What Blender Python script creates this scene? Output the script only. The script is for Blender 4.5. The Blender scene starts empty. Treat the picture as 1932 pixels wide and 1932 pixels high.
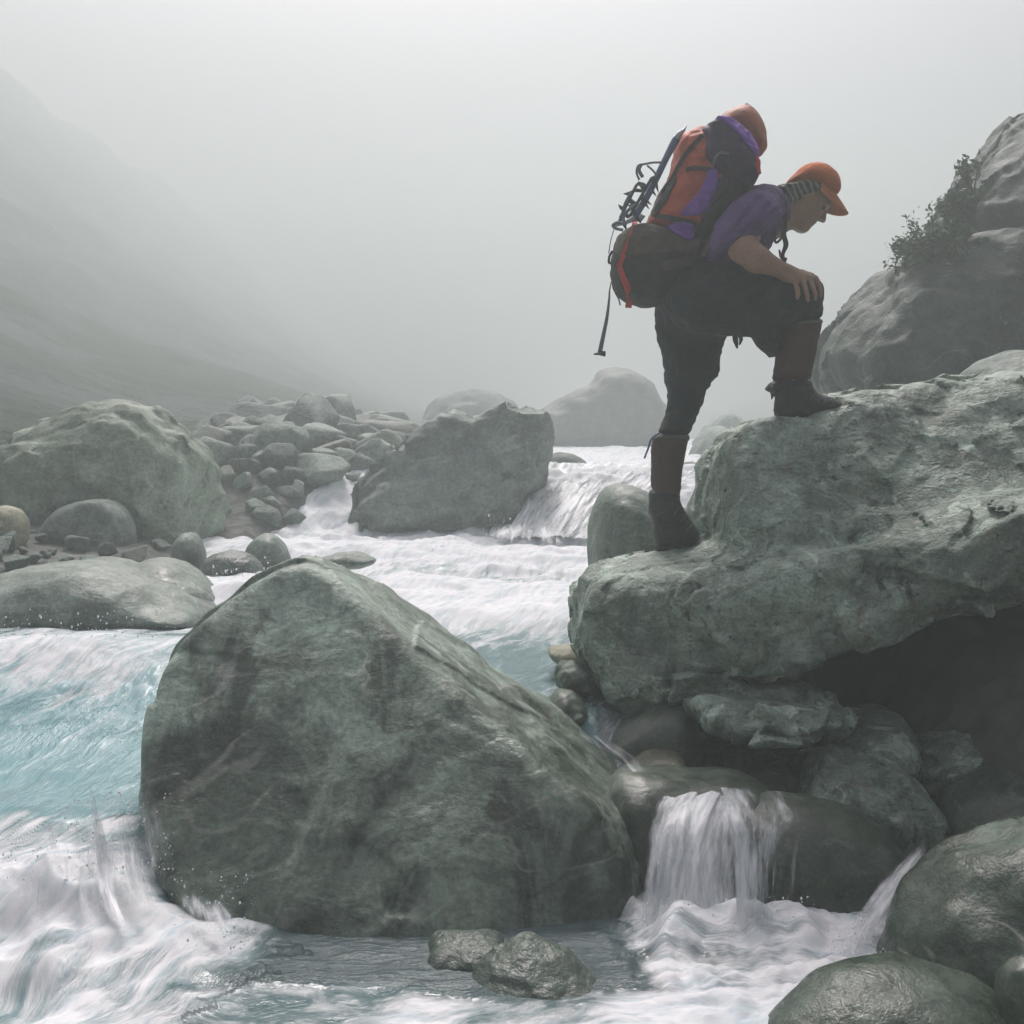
import bpy, math, random
import numpy as np
from mathutils import Vector

# ------------------------------------------------------------------ camera, sky, sun, exposure
S = bpy.context.scene
C = S.collection
F, HZ, CAMH = 2318.0, 820.0, 1.36          # focal length and horizon in picture units (1932 wide), eye height in metres
cam = bpy.data.cameras.new('camera')
cam.sensor_width = 36; cam.lens = 36 * F / 1932; cam.shift_y = -(966 - HZ) / 1932
cam.clip_start = 0.05; cam.clip_end = 400
cam_o = bpy.data.objects.new('camera', cam); C.objects.link(cam_o)
cam_o.location = (0, 0, CAMH); cam_o.rotation_euler = (math.radians(90), 0, 0)
S.camera = cam_o

SUN_EL, SUN_AZ = math.radians(52), math.radians(-5)      # azimuth measured from +Y towards +X
world = bpy.data.worlds.new('World'); S.world = world; world.use_nodes = True
wn = world.node_tree; bg = wn.nodes['Background']
sky = wn.nodes.new('ShaderNodeTexSky'); sky.sky_type = 'NISHITA'; sky.sun_disc = False
sky.sun_elevation = SUN_EL; sky.sun_rotation = SUN_AZ
sky.air_density = 1.0; sky.dust_density = 4.0; sky.ozone_density = 1.0
hs = wn.nodes.new('ShaderNodeHueSaturation'); hs.inputs['Hue'].default_value = .55; hs.inputs['Saturation'].default_value = 0.7
wn.links.new(sky.outputs[0], hs.inputs['Color']); 
tcw = wn.nodes.new('ShaderNodeTexCoord'); sxyz = wn.nodes.new('ShaderNodeSeparateXYZ'); mr = wn.nodes.new('ShaderNodeMapRange')
mr.interpolation_type = 'SMOOTHSTEP'; mr.inputs['From Min'].default_value = -.02; mr.inputs['From Max'].default_value = .6   # overcast: dim at the horizon, bright overhead
mr.inputs['To Min'].default_value = .18; mr.inputs['To Max'].default_value = 1.15
mw = wn.nodes.new('ShaderNodeMix'); mw.data_type = 'RGBA'; mw.blend_type = 'MULTIPLY'; mw.inputs[0].default_value = 1
wn.links.new(tcw.outputs['Generated'], sxyz.inputs[0]); wn.links.new(sxyz.outputs[2], mr.inputs['Value'])
dt = wn.nodes.new('ShaderNodeVectorMath'); dt.operation = 'DOT_PRODUCT'; dt.inputs[1].default_value = (math.sin(SUN_AZ) * math.cos(SUN_EL), math.cos(SUN_AZ) * math.cos(SUN_EL), math.sin(SUN_EL))
ar = wn.nodes.new('ShaderNodeMapRange'); ar.interpolation_type = 'SMOOTHSTEP'; ar.inputs['From Min'].default_value = .62; ar.inputs['From Max'].default_value = 1.0      # wide glow of the sun behind thin cloud
ar.inputs['To Min'].default_value = .85; ar.inputs['To Max'].default_value = 2.6
wn.links.new(tcw.outputs['Generated'], dt.inputs[0]); wn.links.new(dt.outputs['Value'], ar.inputs['Value'])
mg = wn.nodes.new('ShaderNodeMix'); mg.data_type = 'RGBA'; mg.blend_type = 'MULTIPLY'; mg.inputs[0].default_value = 1
wn.links.new(hs.outputs[0], mg.inputs[6]); wn.links.new(ar.outputs[0], mg.inputs[7]); wn.links.new(mg.outputs[2], mw.inputs[6]); wn.links.new(mr.outputs[0], mw.inputs[7])
mt = wn.nodes.new('ShaderNodeMix'); mt.data_type = 'RGBA'; mt.blend_type = 'MULTIPLY'; mt.inputs[0].default_value = 1; mt.inputs[7].default_value = (1.08, .955, 1.0, 1)
wn.links.new(mw.outputs[2], mt.inputs[6]); wn.links.new(mt.outputs[2], bg.inputs[0])
bg.inputs[1].default_value = 0.105

sl = bpy.data.lights.new('sun', 'SUN'); sl.energy = 4.5; sl.angle = math.radians(14); sl.color = (1, .945, .94)
so = bpy.data.objects.new('sun', sl); C.objects.link(so)
sv = Vector((math.sin(SUN_AZ) * math.cos(SUN_EL), math.cos(SUN_AZ) * math.cos(SUN_EL), math.sin(SUN_EL)))
so.rotation_euler = (-sv).to_track_quat('-Z', 'Y').to_euler(); so.location = (0, 0, 30)

S.view_settings.view_transform = 'Standard'; S.view_settings.look = 'None'
S.view_settings.gamma = 1; S.view_settings.use_curve_mapping = False
S.view_settings.exposure = -0.15
S.render.engine = 'CYCLES'
cy = S.cycles
cy.use_denoising = True; cy.max_bounces = 6; cy.volume_bounces = 2; cy.transparent_max_bounces = 16
cy.diffuse_bounces = 3; cy.glossy_bounces = 3; cy.transmission_bounces = 3
cy.use_adaptive_sampling = True; cy.adaptive_threshold = 0.02
HAZE = 0.0262

# ------------------------------------------------------------------ maths helpers
def P(u, v, Y):
    return np.array(((u - 966) / F * Y, Y, CAMH + (HZ - v) / F * Y))

def _hash(ix, iy, iz, seed):
    h = (ix.astype(np.uint32) * np.uint32(374761393) + iy.astype(np.uint32) * np.uint32(668265263)
         + iz.astype(np.uint32) * np.uint32(2147483647) + np.uint32(seed * 974634777 & 0xffffffff))
    h = (h ^ (h >> np.uint32(13))) * np.uint32(1274126177)
    h = (h ^ (h >> np.uint32(16))) * np.uint32(2246822519)
    return h ^ (h >> np.uint32(15))

def pnoise(p, seed=0):
    p = np.asarray(p, np.float32)
    i = np.floor(p).astype(np.int64); f = (p - i).astype(np.float32)
    w = f * f * f * (f * (f * 6 - 15) + 10)
    out = 0
    for dx in (0, 1):
        wx = w[:, 0] if dx else 1 - w[:, 0]
        for dy in (0, 1):
            wy = w[:, 1] if dy else 1 - w[:, 1]
            for dz in (0, 1):
                wz = w[:, 2] if dz else 1 - w[:, 2]
                h = _hash(i[:, 0] + dx, i[:, 1] + dy, i[:, 2] + dz, seed)
                g = ((h & np.uint32(255)).astype(np.float32) / 127.5 - 1) * (f[:, 0] - dx)
                g += (((h >> np.uint32(8)) & np.uint32(255)).astype(np.float32) / 127.5 - 1) * (f[:, 1] - dy)
                g += (((h >> np.uint32(16)) & np.uint32(255)).astype(np.float32) / 127.5 - 1) * (f[:, 2] - dz)
                out = out + wx * wy * wz * g
    return out

def fbm(p, octv=4, seed=0, gain=.5, lac=2.03):
    p = np.asarray(p, np.float32); a, s = 1.0, 0
    for k in range(octv):
        s = s + a * pnoise(p, seed + k * 17); p = p * lac + 3.7; a *= gain
    return s

def chips(p, scale, seed=0, tilt=1.0):
    """angular chipped relief: every Voronoi cell is its own tilted facet"""
    p = np.asarray(p, np.float32) * scale; p = p + .35 * np.stack([pnoise(p * .9, seed + 70 + k) for k in range(3)], 1)
    i = np.floor(p).astype(np.int64); best = np.full(len(p), 9., np.float32); out = np.zeros(len(p), np.float32)
    for dx in (-1, 0, 1):
        for dy in (-1, 0, 1):
            for dz in (-1, 0, 1):
                c = i + (dx, dy, dz); h = _hash(c[:, 0], c[:, 1], c[:, 2], seed); h2 = _hash(c[:, 0], c[:, 1], c[:, 2], seed + 31)
                o = np.stack((h & np.uint32(255), (h >> np.uint32(8)) & np.uint32(255), (h >> np.uint32(16)) & np.uint32(255)), 1).astype(np.float32) / 255.
                d = p - (c + o); r = (d * d).sum(1); m = r < best
                g = np.stack((h2 & np.uint32(255), (h2 >> np.uint32(8)) & np.uint32(255), (h2 >> np.uint32(16)) & np.uint32(255)), 1).astype(np.float32) / 127.5 - 1
                v = tilt * (d * g).sum(1) + ((h2 >> np.uint32(24)).astype(np.float32) / 255. - .5) * .7
                best = np.where(m, r, best); out = np.where(m, v, out)
    return out

def sstep(a, b, x):
    t = np.clip((x - a) / (b - a), 0, 1); return t * t * (3 - 2 * t)

def smin(a, b, k):
    h = np.maximum(k - np.abs(a - b), 0) / k
    return np.minimum(a, b) - h * h * k * .25

def smax(a, b, k): return -smin(-a, -b, k)

def chaikin(pts, n=2):
    pts = np.asarray(pts, float)
    for _ in range(n):
        q = np.roll(pts, -1, 0)
        pts = np.stack((pts * .75 + q * .25, pts * .25 + q * .75), 1).reshape(-1, 2)
    return pts

class Poly2:
    """signed distance to a closed outline in the XZ plane, tabulated and looked up bilinearly"""
    def __init__(s, pts, res=None, smooth=2):
        pts = chaikin(pts, smooth) if smooth else np.asarray(pts, float)
        s.lo, s.hi = pts.min(0), pts.max(0)
        m = .25 * max(s.hi - s.lo); s.lo = s.lo - m; s.hi = s.hi + m
        n = 260; s.h = max(s.hi - s.lo) / n
        nx, nz = (np.ceil((s.hi - s.lo) / s.h).astype(int) + 2)
        X, Z = np.meshgrid(s.lo[0] + np.arange(nx) * s.h, s.lo[1] + np.arange(nz) * s.h, indexing='ij')
        d = np.full(X.shape, 1e9); ins = np.zeros(X.shape, bool)
        for a, b in zip(pts, np.roll(pts, -1, 0)):
            e = b - a; l = e @ e + 1e-12
            t = np.clip(((X - a[0]) * e[0] + (Z - a[1]) * e[1]) / l, 0, 1)
            d = np.minimum(d, (X - a[0] - t * e[0]) ** 2 + (Z - a[1] - t * e[1]) ** 2)
            c = (a[1] > Z) != (b[1] > Z)
            ins ^= c & (X < (b[0] - a[0]) * (Z - a[1]) / (b[1] - a[1] + 1e-15) + a[0])
        s.g = np.where(ins, -1, 1) * np.sqrt(d); s.n = (nx, nz)
    def __call__(s, x, z):
        fx = (x - s.lo[0]) / s.h; fz = (z - s.lo[1]) / s.h
        cx = np.clip(fx, 0, s.n[0] - 1.001); cz = np.clip(fz, 0, s.n[1] - 1.001)
        i = cx.astype(int); j = cz.astype(int); a = cx - i; b = cz - j; g = s.g
        v = (g[i, j] * (1 - a) + g[i + 1, j] * a) * (1 - b) + (g[i, j + 1] * (1 - a) + g[i + 1, j + 1] * a) * b
        return v + (np.abs(fx - cx) + np.abs(fz - cz)) * s.h

def pillow(poly, yc, Df, Db, R, p=2.2, tx=0, tz=0, zc=0, xc=0):
    c = poly if isinstance(poly, Poly2) else Poly2(poly)
    k = min(R, Df, Db)
    def f(q):
        d = c(q[:, 0], q[:, 2])
        y = q[:, 1] - yc - tx * (q[:, 0] - xc) - tz * (q[:, 2] - zc)
        s = np.maximum(1 + d / R, 0); g = np.abs(y) / np.where(y < 0, Df, Db)
        return ((g ** p + s ** p) ** (1 / p) - 1) * k
    return f

def cone(a, b, ra, rb, sy=1.0):
    a = np.array(a, float); b = np.array(b, float)
    def f(q):
        e = (b - a) * (1, sy, 1); v = (q - a) * (1, sy, 1)
        t = np.clip((v @ e) / (e @ e + 1e-12), 0, 1)
        return np.linalg.norm(v - t[:, None] * e, axis=1) - (ra + (rb - ra) * t)
    return f

def ellip(c, r, ax=None):
    c = np.array(c, float); r = np.array(r, float); A = np.eye(3) if ax is None else np.array(ax, float)
    def f(q):
        v = (q - c) @ A.T
        k0 = np.linalg.norm(v / r, axis=1); k1 = np.linalg.norm(v / (r * r), axis=1) + 1e-9
        return k0 * (k0 - 1) / k1
    return f

def union(k, *fs):
    def f(q):
        r = fs[0](q)
        for g in fs[1:]: r = smin(r, g(q), k)
        return r
    return f

def plane3(a, b, c):
    a, b, c = P(*a), P(*b), P(*c)
    n = np.cross(b - a, c - a); n /= np.linalg.norm(n)
    if n @ (np.array((0, 0, CAMH)) - a) < 0: n = -n
    return a, n

def polygonise(f, lo, hi, h):
    """surface nets on a narrow band"""
    lo = np.array(lo, float); hi = np.array(hi, float); B = 4
    n = ((np.ceil((hi - lo) / h).astype(int) + 1 + B - 1) // B) * B
    nb = n // B
    cg = [lo[a] + (np.arange(nb[a]) * B + (B - 1) / 2) * h for a in range(3)]
    cp = np.stack(np.meshgrid(*cg, indexing='ij'), -1).reshape(-1, 3)
    cv = f(cp).reshape(nb)
    act = np.abs(cv) < B * h * 1.15 + h
    V = np.repeat(np.repeat(np.repeat(np.where(cv < 0, -1., 1.).astype(np.float32), B, 0), B, 1), B, 2)
    M = np.repeat(np.repeat(np.repeat(act, B, 0), B, 1), B, 2)
    idx = np.argwhere(M)
    V[M] = f(lo + idx * h)
    V[0] = V[-1] = 1; V[:, 0] = V[:, -1] = 1; V[:, :, 0] = V[:, :, -1] = 1
    ins = V < 0
    cnt = np.zeros(tuple(n - 1), np.uint8)
    for dx in (0, 1):
        for dy in (0, 1):
            for dz in (0, 1):
                cnt += ins[dx:n[0] - 1 + dx, dy:n[1] - 1 + dy, dz:n[2] - 1 + dz]
    mix = (cnt > 0) & (cnt < 8)
    ci = np.argwhere(mix); ids = np.full(mix.shape, -1, np.int64); ids[mix] = np.arange(len(ci))
    pos = np.zeros((len(ci), 3)); num = np.zeros(len(ci))
    cor = [np.array((a, b, c)) for a in (0, 1) for b in (0, 1) for c in (0, 1)]
    val = {tuple(c): V[ci[:, 0] + c[0], ci[:, 1] + c[1], ci[:, 2] + c[2]] for c in cor}
    for c in cor:
        for ax in range(3):
            if c[ax]: continue
            d = c.copy(); d[ax] = 1
            a, b = val[tuple(c)], val[tuple(d)]
            m = (a < 0) != (b < 0)
            t = np.clip(np.where(m, a / np.where(m, a - b, 1), 0), 0, 1)
            q = np.repeat(c[None].astype(float), len(ci), 0); q[:, ax] = t
            pos += q * m[:, None]; num += m
    verts = lo + (ci + pos / num[:, None]) * h
    quads = []
    for ax in range(3):
        o = [a for a in range(3) if a != ax]
        sl0 = [slice(1, -1)] * 3; sl0[ax] = slice(0, n[ax] - 1)
        sl1 = list(sl0); sl1[ax] = slice(1, n[ax])
        a, b = ins[tuple(sl0)], ins[tuple(sl1)]
        for sgn in (0, 1):
            e = np.argwhere((a & ~b) if sgn == 0 else (~a & b))
            if not len(e): continue
            e = e + 1; e[:, ax] -= 1
            def cell(p, r):
                k = e.copy(); k[:, o[0]] -= p; k[:, o[1]] -= r
                return ids[k[:, 0], k[:, 1], k[:, 2]]
            q = np.stack((cell(1, 1), cell(0, 1), cell(0, 0), cell(1, 0)), 1)
            flip = (sgn == 1) != (ax == 1)
            quads.append(q[:, ::-1] if flip else q)
    q = np.concatenate(quads); q = q[(q >= 0).all(1)]
    return verts, q

def relax(v, q, it, lam=.5):
    e = np.concatenate((q[:, [0, 1]], q[:, [1, 2]], q[:, [2, 3]], q[:, [3, 0]])); n = len(v)
    deg = np.bincount(e.ravel(), minlength=n)[:, None] + 1e-9
    for _ in range(it):
        a = np.stack([np.bincount(e[:, 0], v[e[:, 1], k], n) + np.bincount(e[:, 1], v[e[:, 0], k], n) for k in range(3)], 1)
        v = v + (a / deg - v) * lam
    return v

# ------------------------------------------------------------------ object helpers
def link(o, parent=None):
    C.objects.link(o)
    if parent is not None:
        o.parent = parent
    return o

def mesh(name, v, faces, mat=None, parent=None, loc=None, smooth=True, uv=None):
    v = np.asarray(v, np.float64)
    if loc is None:
        if parent is not None: loc = np.array(parent['_w'])
        else: loc = np.array((v[:, 0].mean(), v[:, 1].mean(), v[:, 2].min()))
    me = bpy.data.meshes.new(name)
    faces = np.asarray(faces) if not isinstance(faces, list) else faces
    if isinstance(faces, np.ndarray):
        k = faces.shape[1]
        me.vertices.add(len(v)); me.vertices.foreach_set('co', (v - loc).astype(np.float32).ravel())
        me.loops.add(faces.size); me.loops.foreach_set('vertex_index', faces.astype(np.int32).ravel())
        me.polygons.add(len(faces)); me.polygons.foreach_set('loop_start', np.arange(0, faces.size, k, dtype=np.int32))
        me.update(calc_edges=True); me.validate()
    else:
        me.from_pydata((v - loc).tolist(), [], faces)
    if smooth: me.polygons.foreach_set('use_smooth', np.ones(len(me.polygons), bool))
    if mat: me.materials.append(mat)
    o = bpy.data.objects.new(name, me); link(o, parent)
    if parent is None: o.location = loc
    else: o.location = loc - np.array(parent['_w'])
    o['_w'] = [float(x) for x in loc]
    return o

def empty(name, loc):
    o = bpy.data.objects.new(name, None); link(o); o.location = loc; o.empty_display_size = .1
    o['_w'] = [float(x) for x in loc]
    return o

def tag(o, label=None, cat=None, group=None, kind=None):
    if label: o['label'] = label
    if cat: o['category'] = cat
    if group: o['group'] = group
    if kind: o['kind'] = kind
    return o

def sdf(name, f, lo, hi, h, mat, parent=None, it=1, post=None, loc=None):
    v, q = polygonise(f, lo, hi, h)
    if it: v = relax(v, q, it)
    if post is not None: v = post(v)
    return mesh(name, v, q, mat, parent, loc)

def tube_geo(path, rad, n=8, flat=1.0, side=None):
    """swept closed tube; flat<1 squashes it along the `side`-perpendicular"""
    path = np.asarray(path, float); m = len(path)
    rad = np.broadcast_to(np.asarray(rad, float), (m,))
    T = np.gradient(path, axis=0); T /= np.linalg.norm(T, axis=1)[:, None] + 1e-9
    V, Q = [], []
    up = np.array((0, 1, 0.)) if side is None else np.array(side, float)
    for i in range(m):
        a = np.cross(T[i], up); a /= np.linalg.norm(a) + 1e-9
        b = np.cross(a, T[i])
        for k in range(n):
            t = 2 * math.pi * k / n
            V.append(path[i] + rad[i] * (math.cos(t) * a + flat * math.sin(t) * b))
    for i in range(m - 1):
        for k in range(n):
            Q.append((i * n + k, i * n + (k + 1) % n, (i + 1) * n + (k + 1) % n, (i + 1) * n + k))
    Q.append(tuple(range(n))[::-1]); Q.append(tuple((m - 1) * n + k for k in range(n)))
    return V, Q

def join(*geos):
    V, Q = [], []
    for v, q in geos:
        b = len(V); V += list(v); Q += [tuple(b + i for i in f) for f in q]
    return V, Q

def spline(pts, n):
    pts = np.asarray(pts, float); m = len(pts)
    ext = np.vstack((2 * pts[0] - pts[1], pts, 2 * pts[-1] - pts[-2])); out = []
    for t in np.linspace(0, m - 1, n):
        i = min(int(t), m - 2); s = t - i; a, b, c, d = ext[i:i + 4]
        out.append(.5 * (2 * b + (c - a) * s + (2 * a - 5 * b + 4 * c - d) * s * s + (3 * b - a - 3 * c + d) * s ** 3))
    return np.array(out)

# ------------------------------------------------------------------ materials
class NT:
    def __init__(s, name):
        s.m = bpy.data.materials.new(name); s.m.use_nodes = True
        s.t = s.m.node_tree; s.b = s.t.nodes['Principled BSDF']; s.o = s.t.nodes['Material Output']
    def n(s, typ, ins=None, **kw):
        x = s.t.nodes.new('ShaderNode' + typ)
        for k, v in kw.items(): setattr(x, k, v)
        for k, v in (ins or {}).items(): s.put(x.inputs[k], v)
        return x
    def put(s, sock, v):
        if isinstance(v, bpy.types.NodeSocket): s.t.links.new(v, sock)
        elif isinstance(v, bpy.types.Node): s.t.links.new(v.outputs[0], sock)
        elif isinstance(v, tuple) and len(v) == 3 and sock.type == 'RGBA': sock.default_value = (*v, 1)
        else: sock.default_value = v
    def bs(s, **kw):
        for k, v in kw.items(): s.put(s.b.inputs[k.replace('_', ' ')], v)
    def noise(s, vec, scale, detail=4, rough=.5, dist=0.):
        return s.n('TexNoise', {'Vector': vec, 'Scale': scale, 'Detail': detail, 'Roughness': rough, 'Distortion': dist}).outputs['Fac']
    def ramp(s, fac, a, b, lo=0., hi=1.):
        return s.n('MapRange', {'Value': fac, 'From Min': a, 'From Max': b, 'To Min': lo, 'To Max': hi}, interpolation_type='SMOOTHSTEP').outputs[0]
    def mix(s, fac, a, b, mode='MIX'):
        x = s.n('Mix', data_type='RGBA', blend_type=mode)
        s.put(x.inputs[0], fac); s.put(x.inputs[6], a); s.put(x.inputs[7], b); return x.outputs[2]
    def math(s, op, a, b=0.):
        x = s.n('Math', operation=op); s.put(x.inputs[0], a); s.put(x.inputs[1], b); return x.outputs[0]
    def coords(s, scale=(1, 1, 1), rot=(0, 0, 0), kind='Object'):
        tc = s.n('TexCoord'); return s.n('Mapping', {'Vector': tc.outputs[kind], 'Scale': scale, 'Rotation': rot}).outputs[0]
    def bump(s, h, strength=.4, dist=.02, normal=None):
        x = s.n('Bump', {'Height': h, 'Strength': strength, 'Distance': dist})
        if normal is not None: s.put(x.inputs['Normal'], normal)
        return x.outputs[0]

def rock_mat(name, dark, mid, light, sc=1.0, rust=.3, lichen=.25, vein=.5, wet_z=None, bed=(0, .5, .3), bump=.5, pits=0., rough=.62, stain=.5, gain=1.6, drip=.4, blotch=.6, vary=0.):
    k_ = gain; dark, mid, light = [tuple(c * k_ * q for c, q in zip(z, (.865, 1.035, .955))) for z in (dark, mid, light)]
    t = NT(name); o = t.coords(); b = t.coords((sc, sc, 2.6 * sc), bed)
    n1 = t.noise(o, 1.3 * sc, 8, .62, .6); n2 = t.noise(o, 7 * sc, 6, .6, .3); n3 = t.noise(o, 45 * sc, 4, .6)
    col = t.mix(t.ramp(n1, .36, .62), dark, light)
    col = t.mix(t.ramp(n2, .3, .7, .15, .85), col, mid)
    sb = t.noise(b, 2.2, 7, .65, 1.2)
    col = t.mix(t.math('MULTIPLY', t.ramp(sb, .53, .66), .45), col, tuple(min(1, c * 1.3) for c in light))
    col = t.mix(t.math('MULTIPLY', t.ramp(sb, .47, .33), stain), col, tuple(c * .6 for c in dark))
    dp = t.noise(t.coords((3.2 * sc, 3.2 * sc, .7 * sc), (.1, .25, 0)), 1., 6, .62, .8)
    col = t.mix(t.math('MULTIPLY', t.ramp(dp, .5, .63), drip), col, tuple(c * .75 for c in dark))
    col = t.mix(t.math('MULTIPLY', t.ramp(dp, .45, .34), drip * .7), col, tuple(min(1, c * 1.15) for c in light))
    if vein:
        vn = t.noise(b, .55, 3, .5, 1.5)
        line = t.ramp(t.math('ABSOLUTE', t.math('SUBTRACT', vn, .5)), .012, .0)
        brk = t.ramp(t.noise(o, 2.5 * sc, 2), .45, .6)
        col = t.mix(t.math('MULTIPLY', t.math('MULTIPLY', line, brk), vein), col, (.45, .47, .42))
    bl = t.noise(o, 9 * sc, 5, .6, .5); bm = t.ramp(t.noise(o, 1.6 * sc, 4), .4, .6)
    col = t.mix(t.math('MULTIPLY', t.math('MULTIPLY', t.ramp(bl, .56, .66), bm), blotch), col, tuple(c * .55 for c in dark))
    col = t.mix(t.math('MULTIPLY', t.ramp(t.noise(o, 4.2 * sc, 6, .65, .7), .56, .64), blotch * .8), col, tuple(min(1, c * 1.12) for c in light))
    if rust:
        col = t.mix(t.math('MULTIPLY', t.ramp(t.noise(o, 3.1 * sc, 6, .7, 1.), .57, .72), rust), col, (.17, .115, .07))
    if lichen:
        lv = t.math('MULTIPLY', t.ramp(t.noise(o, 14 * sc, 5, .75), .6, .7), t.ramp(t.noise(o, 1.9 * sc, 3), .47, .6))
        col = t.mix(t.math('MULTIPLY', lv, lichen), col, (.36, .42, .33))
    col = t.mix(.75, col, t.ramp(n3, .2, .8, .55, 1.35), 'MULTIPLY')
    if vary:
        rn = t.n('ObjectInfo').outputs['Random']
        col = t.mix(vary, col, t.mix(rn, (.55, .62, .62), (1.38, 1.42, 1.38)), 'MULTIPLY')
        r2 = t.math('FRACT', t.math('MULTIPLY', rn, 7.31)); col = t.mix(t.math('MULTIPLY', t.ramp(r2, .8, .88), .4), col, (.27, .235, .20))
    hgt = t.math('ADD', t.math('MULTIPLY', n2, .9), t.math('MULTIPLY', n3, .28))
    hgt = t.math('ADD', hgt, t.math('MULTIPLY', sb, .6))
    if pits:
        pv = t.n('TexVoronoi', {'Vector': t.mix(.12, o, t.n('TexNoise', {'Vector': o, 'Scale': 6.}).outputs['Color']), 'Scale': 34.}, feature='SMOOTH_F1').outputs['Distance']
        pm = t.math('MULTIPLY', t.ramp(pv, .34, .1), t.ramp(n1, .42, .55))
        col = t.mix(t.math('MULTIPLY', pm, pits), col, tuple(c * .4 for c in dark))
        hgt = t.math('SUBTRACT', hgt, t.math('MULTIPLY', pm, .25))
    rg = t.ramp(n2, .3, .7, rough - .08, rough + .1)
    if wet_z is not None:
        z = t.n('SeparateXYZ', {0: t.n('NewGeometry').outputs['Position']}).outputs[2]
        zz = t.math('ADD', z, t.ramp(n1, .3, .7, -.14, .14))
        wet = t.ramp(zz, wet_z + .09, wet_z - .03)
        col = t.mix(t.math('MULTIPLY', wet, .75), col, (.5, .5, .47), 'MULTIPLY')
        rg = t.math('SUBTRACT', rg, t.math('MULTIPLY', wet, .25))
    t.bs(Base_Color=col, Roughness=rg, Normal=t.bump(hgt, bump, .03))
    t.b.inputs['Specular IOR Level'].default_value = .4
    return t.m

def cloth(name, col, var=.25, weave=350, rough=.85, fold=.3):
    t = NT(name); o = t.coords()
    n = t.noise(o, 9, 5, .6, .4); w = t.noise(o, weave, 2)
    c = t.mix(t.ramp(n, .3, .7), tuple(x * (1 - var) for x in col), tuple(min(1, x * (1 + var)) for x in col))
    c = t.mix(.5, c, t.ramp(w, .3, .7, .75, 1.2), 'MULTIPLY')
    t.bs(Base_Color=c, Roughness=rough, Normal=t.bump(t.math('ADD', n, t.math('MULTIPLY', w, .12)), fold, .02))
    return t.m

def plain(name, col, rough=.5, metal=0., var=.15):
    t = NT(name); n = t.noise(t.coords(), 30, 4, .6)
    t.bs(Base_Color=t.mix(t.ramp(n, .3, .7), tuple(c * (1 - var) for c in col), tuple(c * (1 + var) for c in col)),
         Roughness=t.ramp(n, .3, .7, rough * .85, min(1, rough * 1.15)), Metallic=metal)
    return t.m

G_ = (.16, .185, .155)
M = {}
M['front'] = rock_mat('boulder_grey', (.07, .082, .066), (.155, .175, .15), (.31, .335, .30), 1.2, .4, .2, .7, wet_z=.38, bed=(.2, .9, .2), stain=.5, bump=.5, drip=.95, blotch=.45, rough=.5)
M['slab'] = rock_mat('boulder_pitted', (.07, .085, .068), (.16, .18, .155), (.36, .385, .35), 1.9, .55, .6, .4, bed=(.1, .35, .1), bump=.95, pits=.12, stain=.5, gain=1.5, blotch=1., rough=.52)
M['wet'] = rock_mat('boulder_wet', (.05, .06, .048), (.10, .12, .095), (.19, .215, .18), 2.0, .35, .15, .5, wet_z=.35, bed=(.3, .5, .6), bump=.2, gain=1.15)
M['veined'] = rock_mat('boulder_veined', (.05, .066, .05), (.095, .122, .095), (.17, .205, .17), 2.2, .1, .35, 1., wet_z=.25, bed=(.5, .4, .8), bump=.3, gain=1.3, rough=.5)
M['lichen'] = rock_mat('boulder_lichen', (.12, .135, .10), (.19, .21, .165), (.32, .34, .29), .8, .25, .7, .3, bed=(.1, 1.2, .2), bump=.8, gain=1.3)
M['pale'] = rock_mat('boulder_pale', (.15, .165, .145), (.22, .24, .21), (.33, .345, .32), 1.2, .2, .15, .3, wet_z=.5, bump=.4, gain=1.0, rough=.5)
M['dark'] = rock_mat('boulder_dark', (.07, .08, .072), (.11, .125, .112), (.19, .205, .19), .8, .15, .25, .3, bed=(.4, .7, .2), bump=.9, wet_z=.62)
M['tan'] = rock_mat('boulder_tan', (.17, .14, .10), (.24, .20, .15), (.34, .30, .24), 2, .4, .2, .2, bump=.4)
M['brown'] = rock_mat('boulder_brown', (.07, .055, .042), (.12, .10, .075), (.19, .165, .125), 2.5, .5, .1, .2, wet_z=.5, bump=.5)
M['cliff'] = rock_mat('cliff_rock', (.042, .058, .046), (.07, .092, .074), (.115, .14, .118), 1.1, .1, .9, .2, bed=(.2, .9, .1), bump=.8, gain=.8)
M['scree'] = rock_mat('scree_rock', (.13, .14, .125), (.21, .22, .20), (.33, .335, .315), 2, .25, .2, .3, bump=.6, gain=1.05, vary=.9)

def leaf_mat(name, col):
    t = NT(name); r = t.n('NewGeometry').outputs['Random Per Island']
    c = t.mix(r, tuple(x * .6 for x in col), tuple(x * 1.5 for x in col))
    t.bs(Base_Color=c, Roughness=.6); return t.m
M['leaf'] = leaf_mat('leaf_green', (.07, .125, .05))
M['bark'] = plain('bark', (.10, .085, .065), .9)
M['skin'] = cloth('skin', (.40, .235, .155), .12, 220, .5, .08)
M['shirt'] = cloth('purple_shirt', (.115, .062, .185), .22, 300, .9, .5)
M['breeches'] = cloth('black_breeches', (.018, .026, .026), .3, 300, .85, .5)
M['gaiter'] = cloth('brown_gaiter', (.085, .052, .040), .2, 260, .8, .4)
M['cuff'] = cloth('grey_cuff', (.13, .14, .11), .2, 260, .85, .4)
M['boot'] = cloth('dark_boot_leather', (.028, .034, .031), .3, 120, .5, .4)
M['sole'] = plain('boot_sole', (.02, .022, .021), .8)
M['lace'] = plain('lace', (.10, .11, .12), .8)
M['hat'] = cloth('orange_hat', (.62, .17, .045), .15, 300, .85, .3)
M['visor'] = cloth('orange_visor', (.50, .17, .06), .15, 300, .85, .2)
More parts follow.
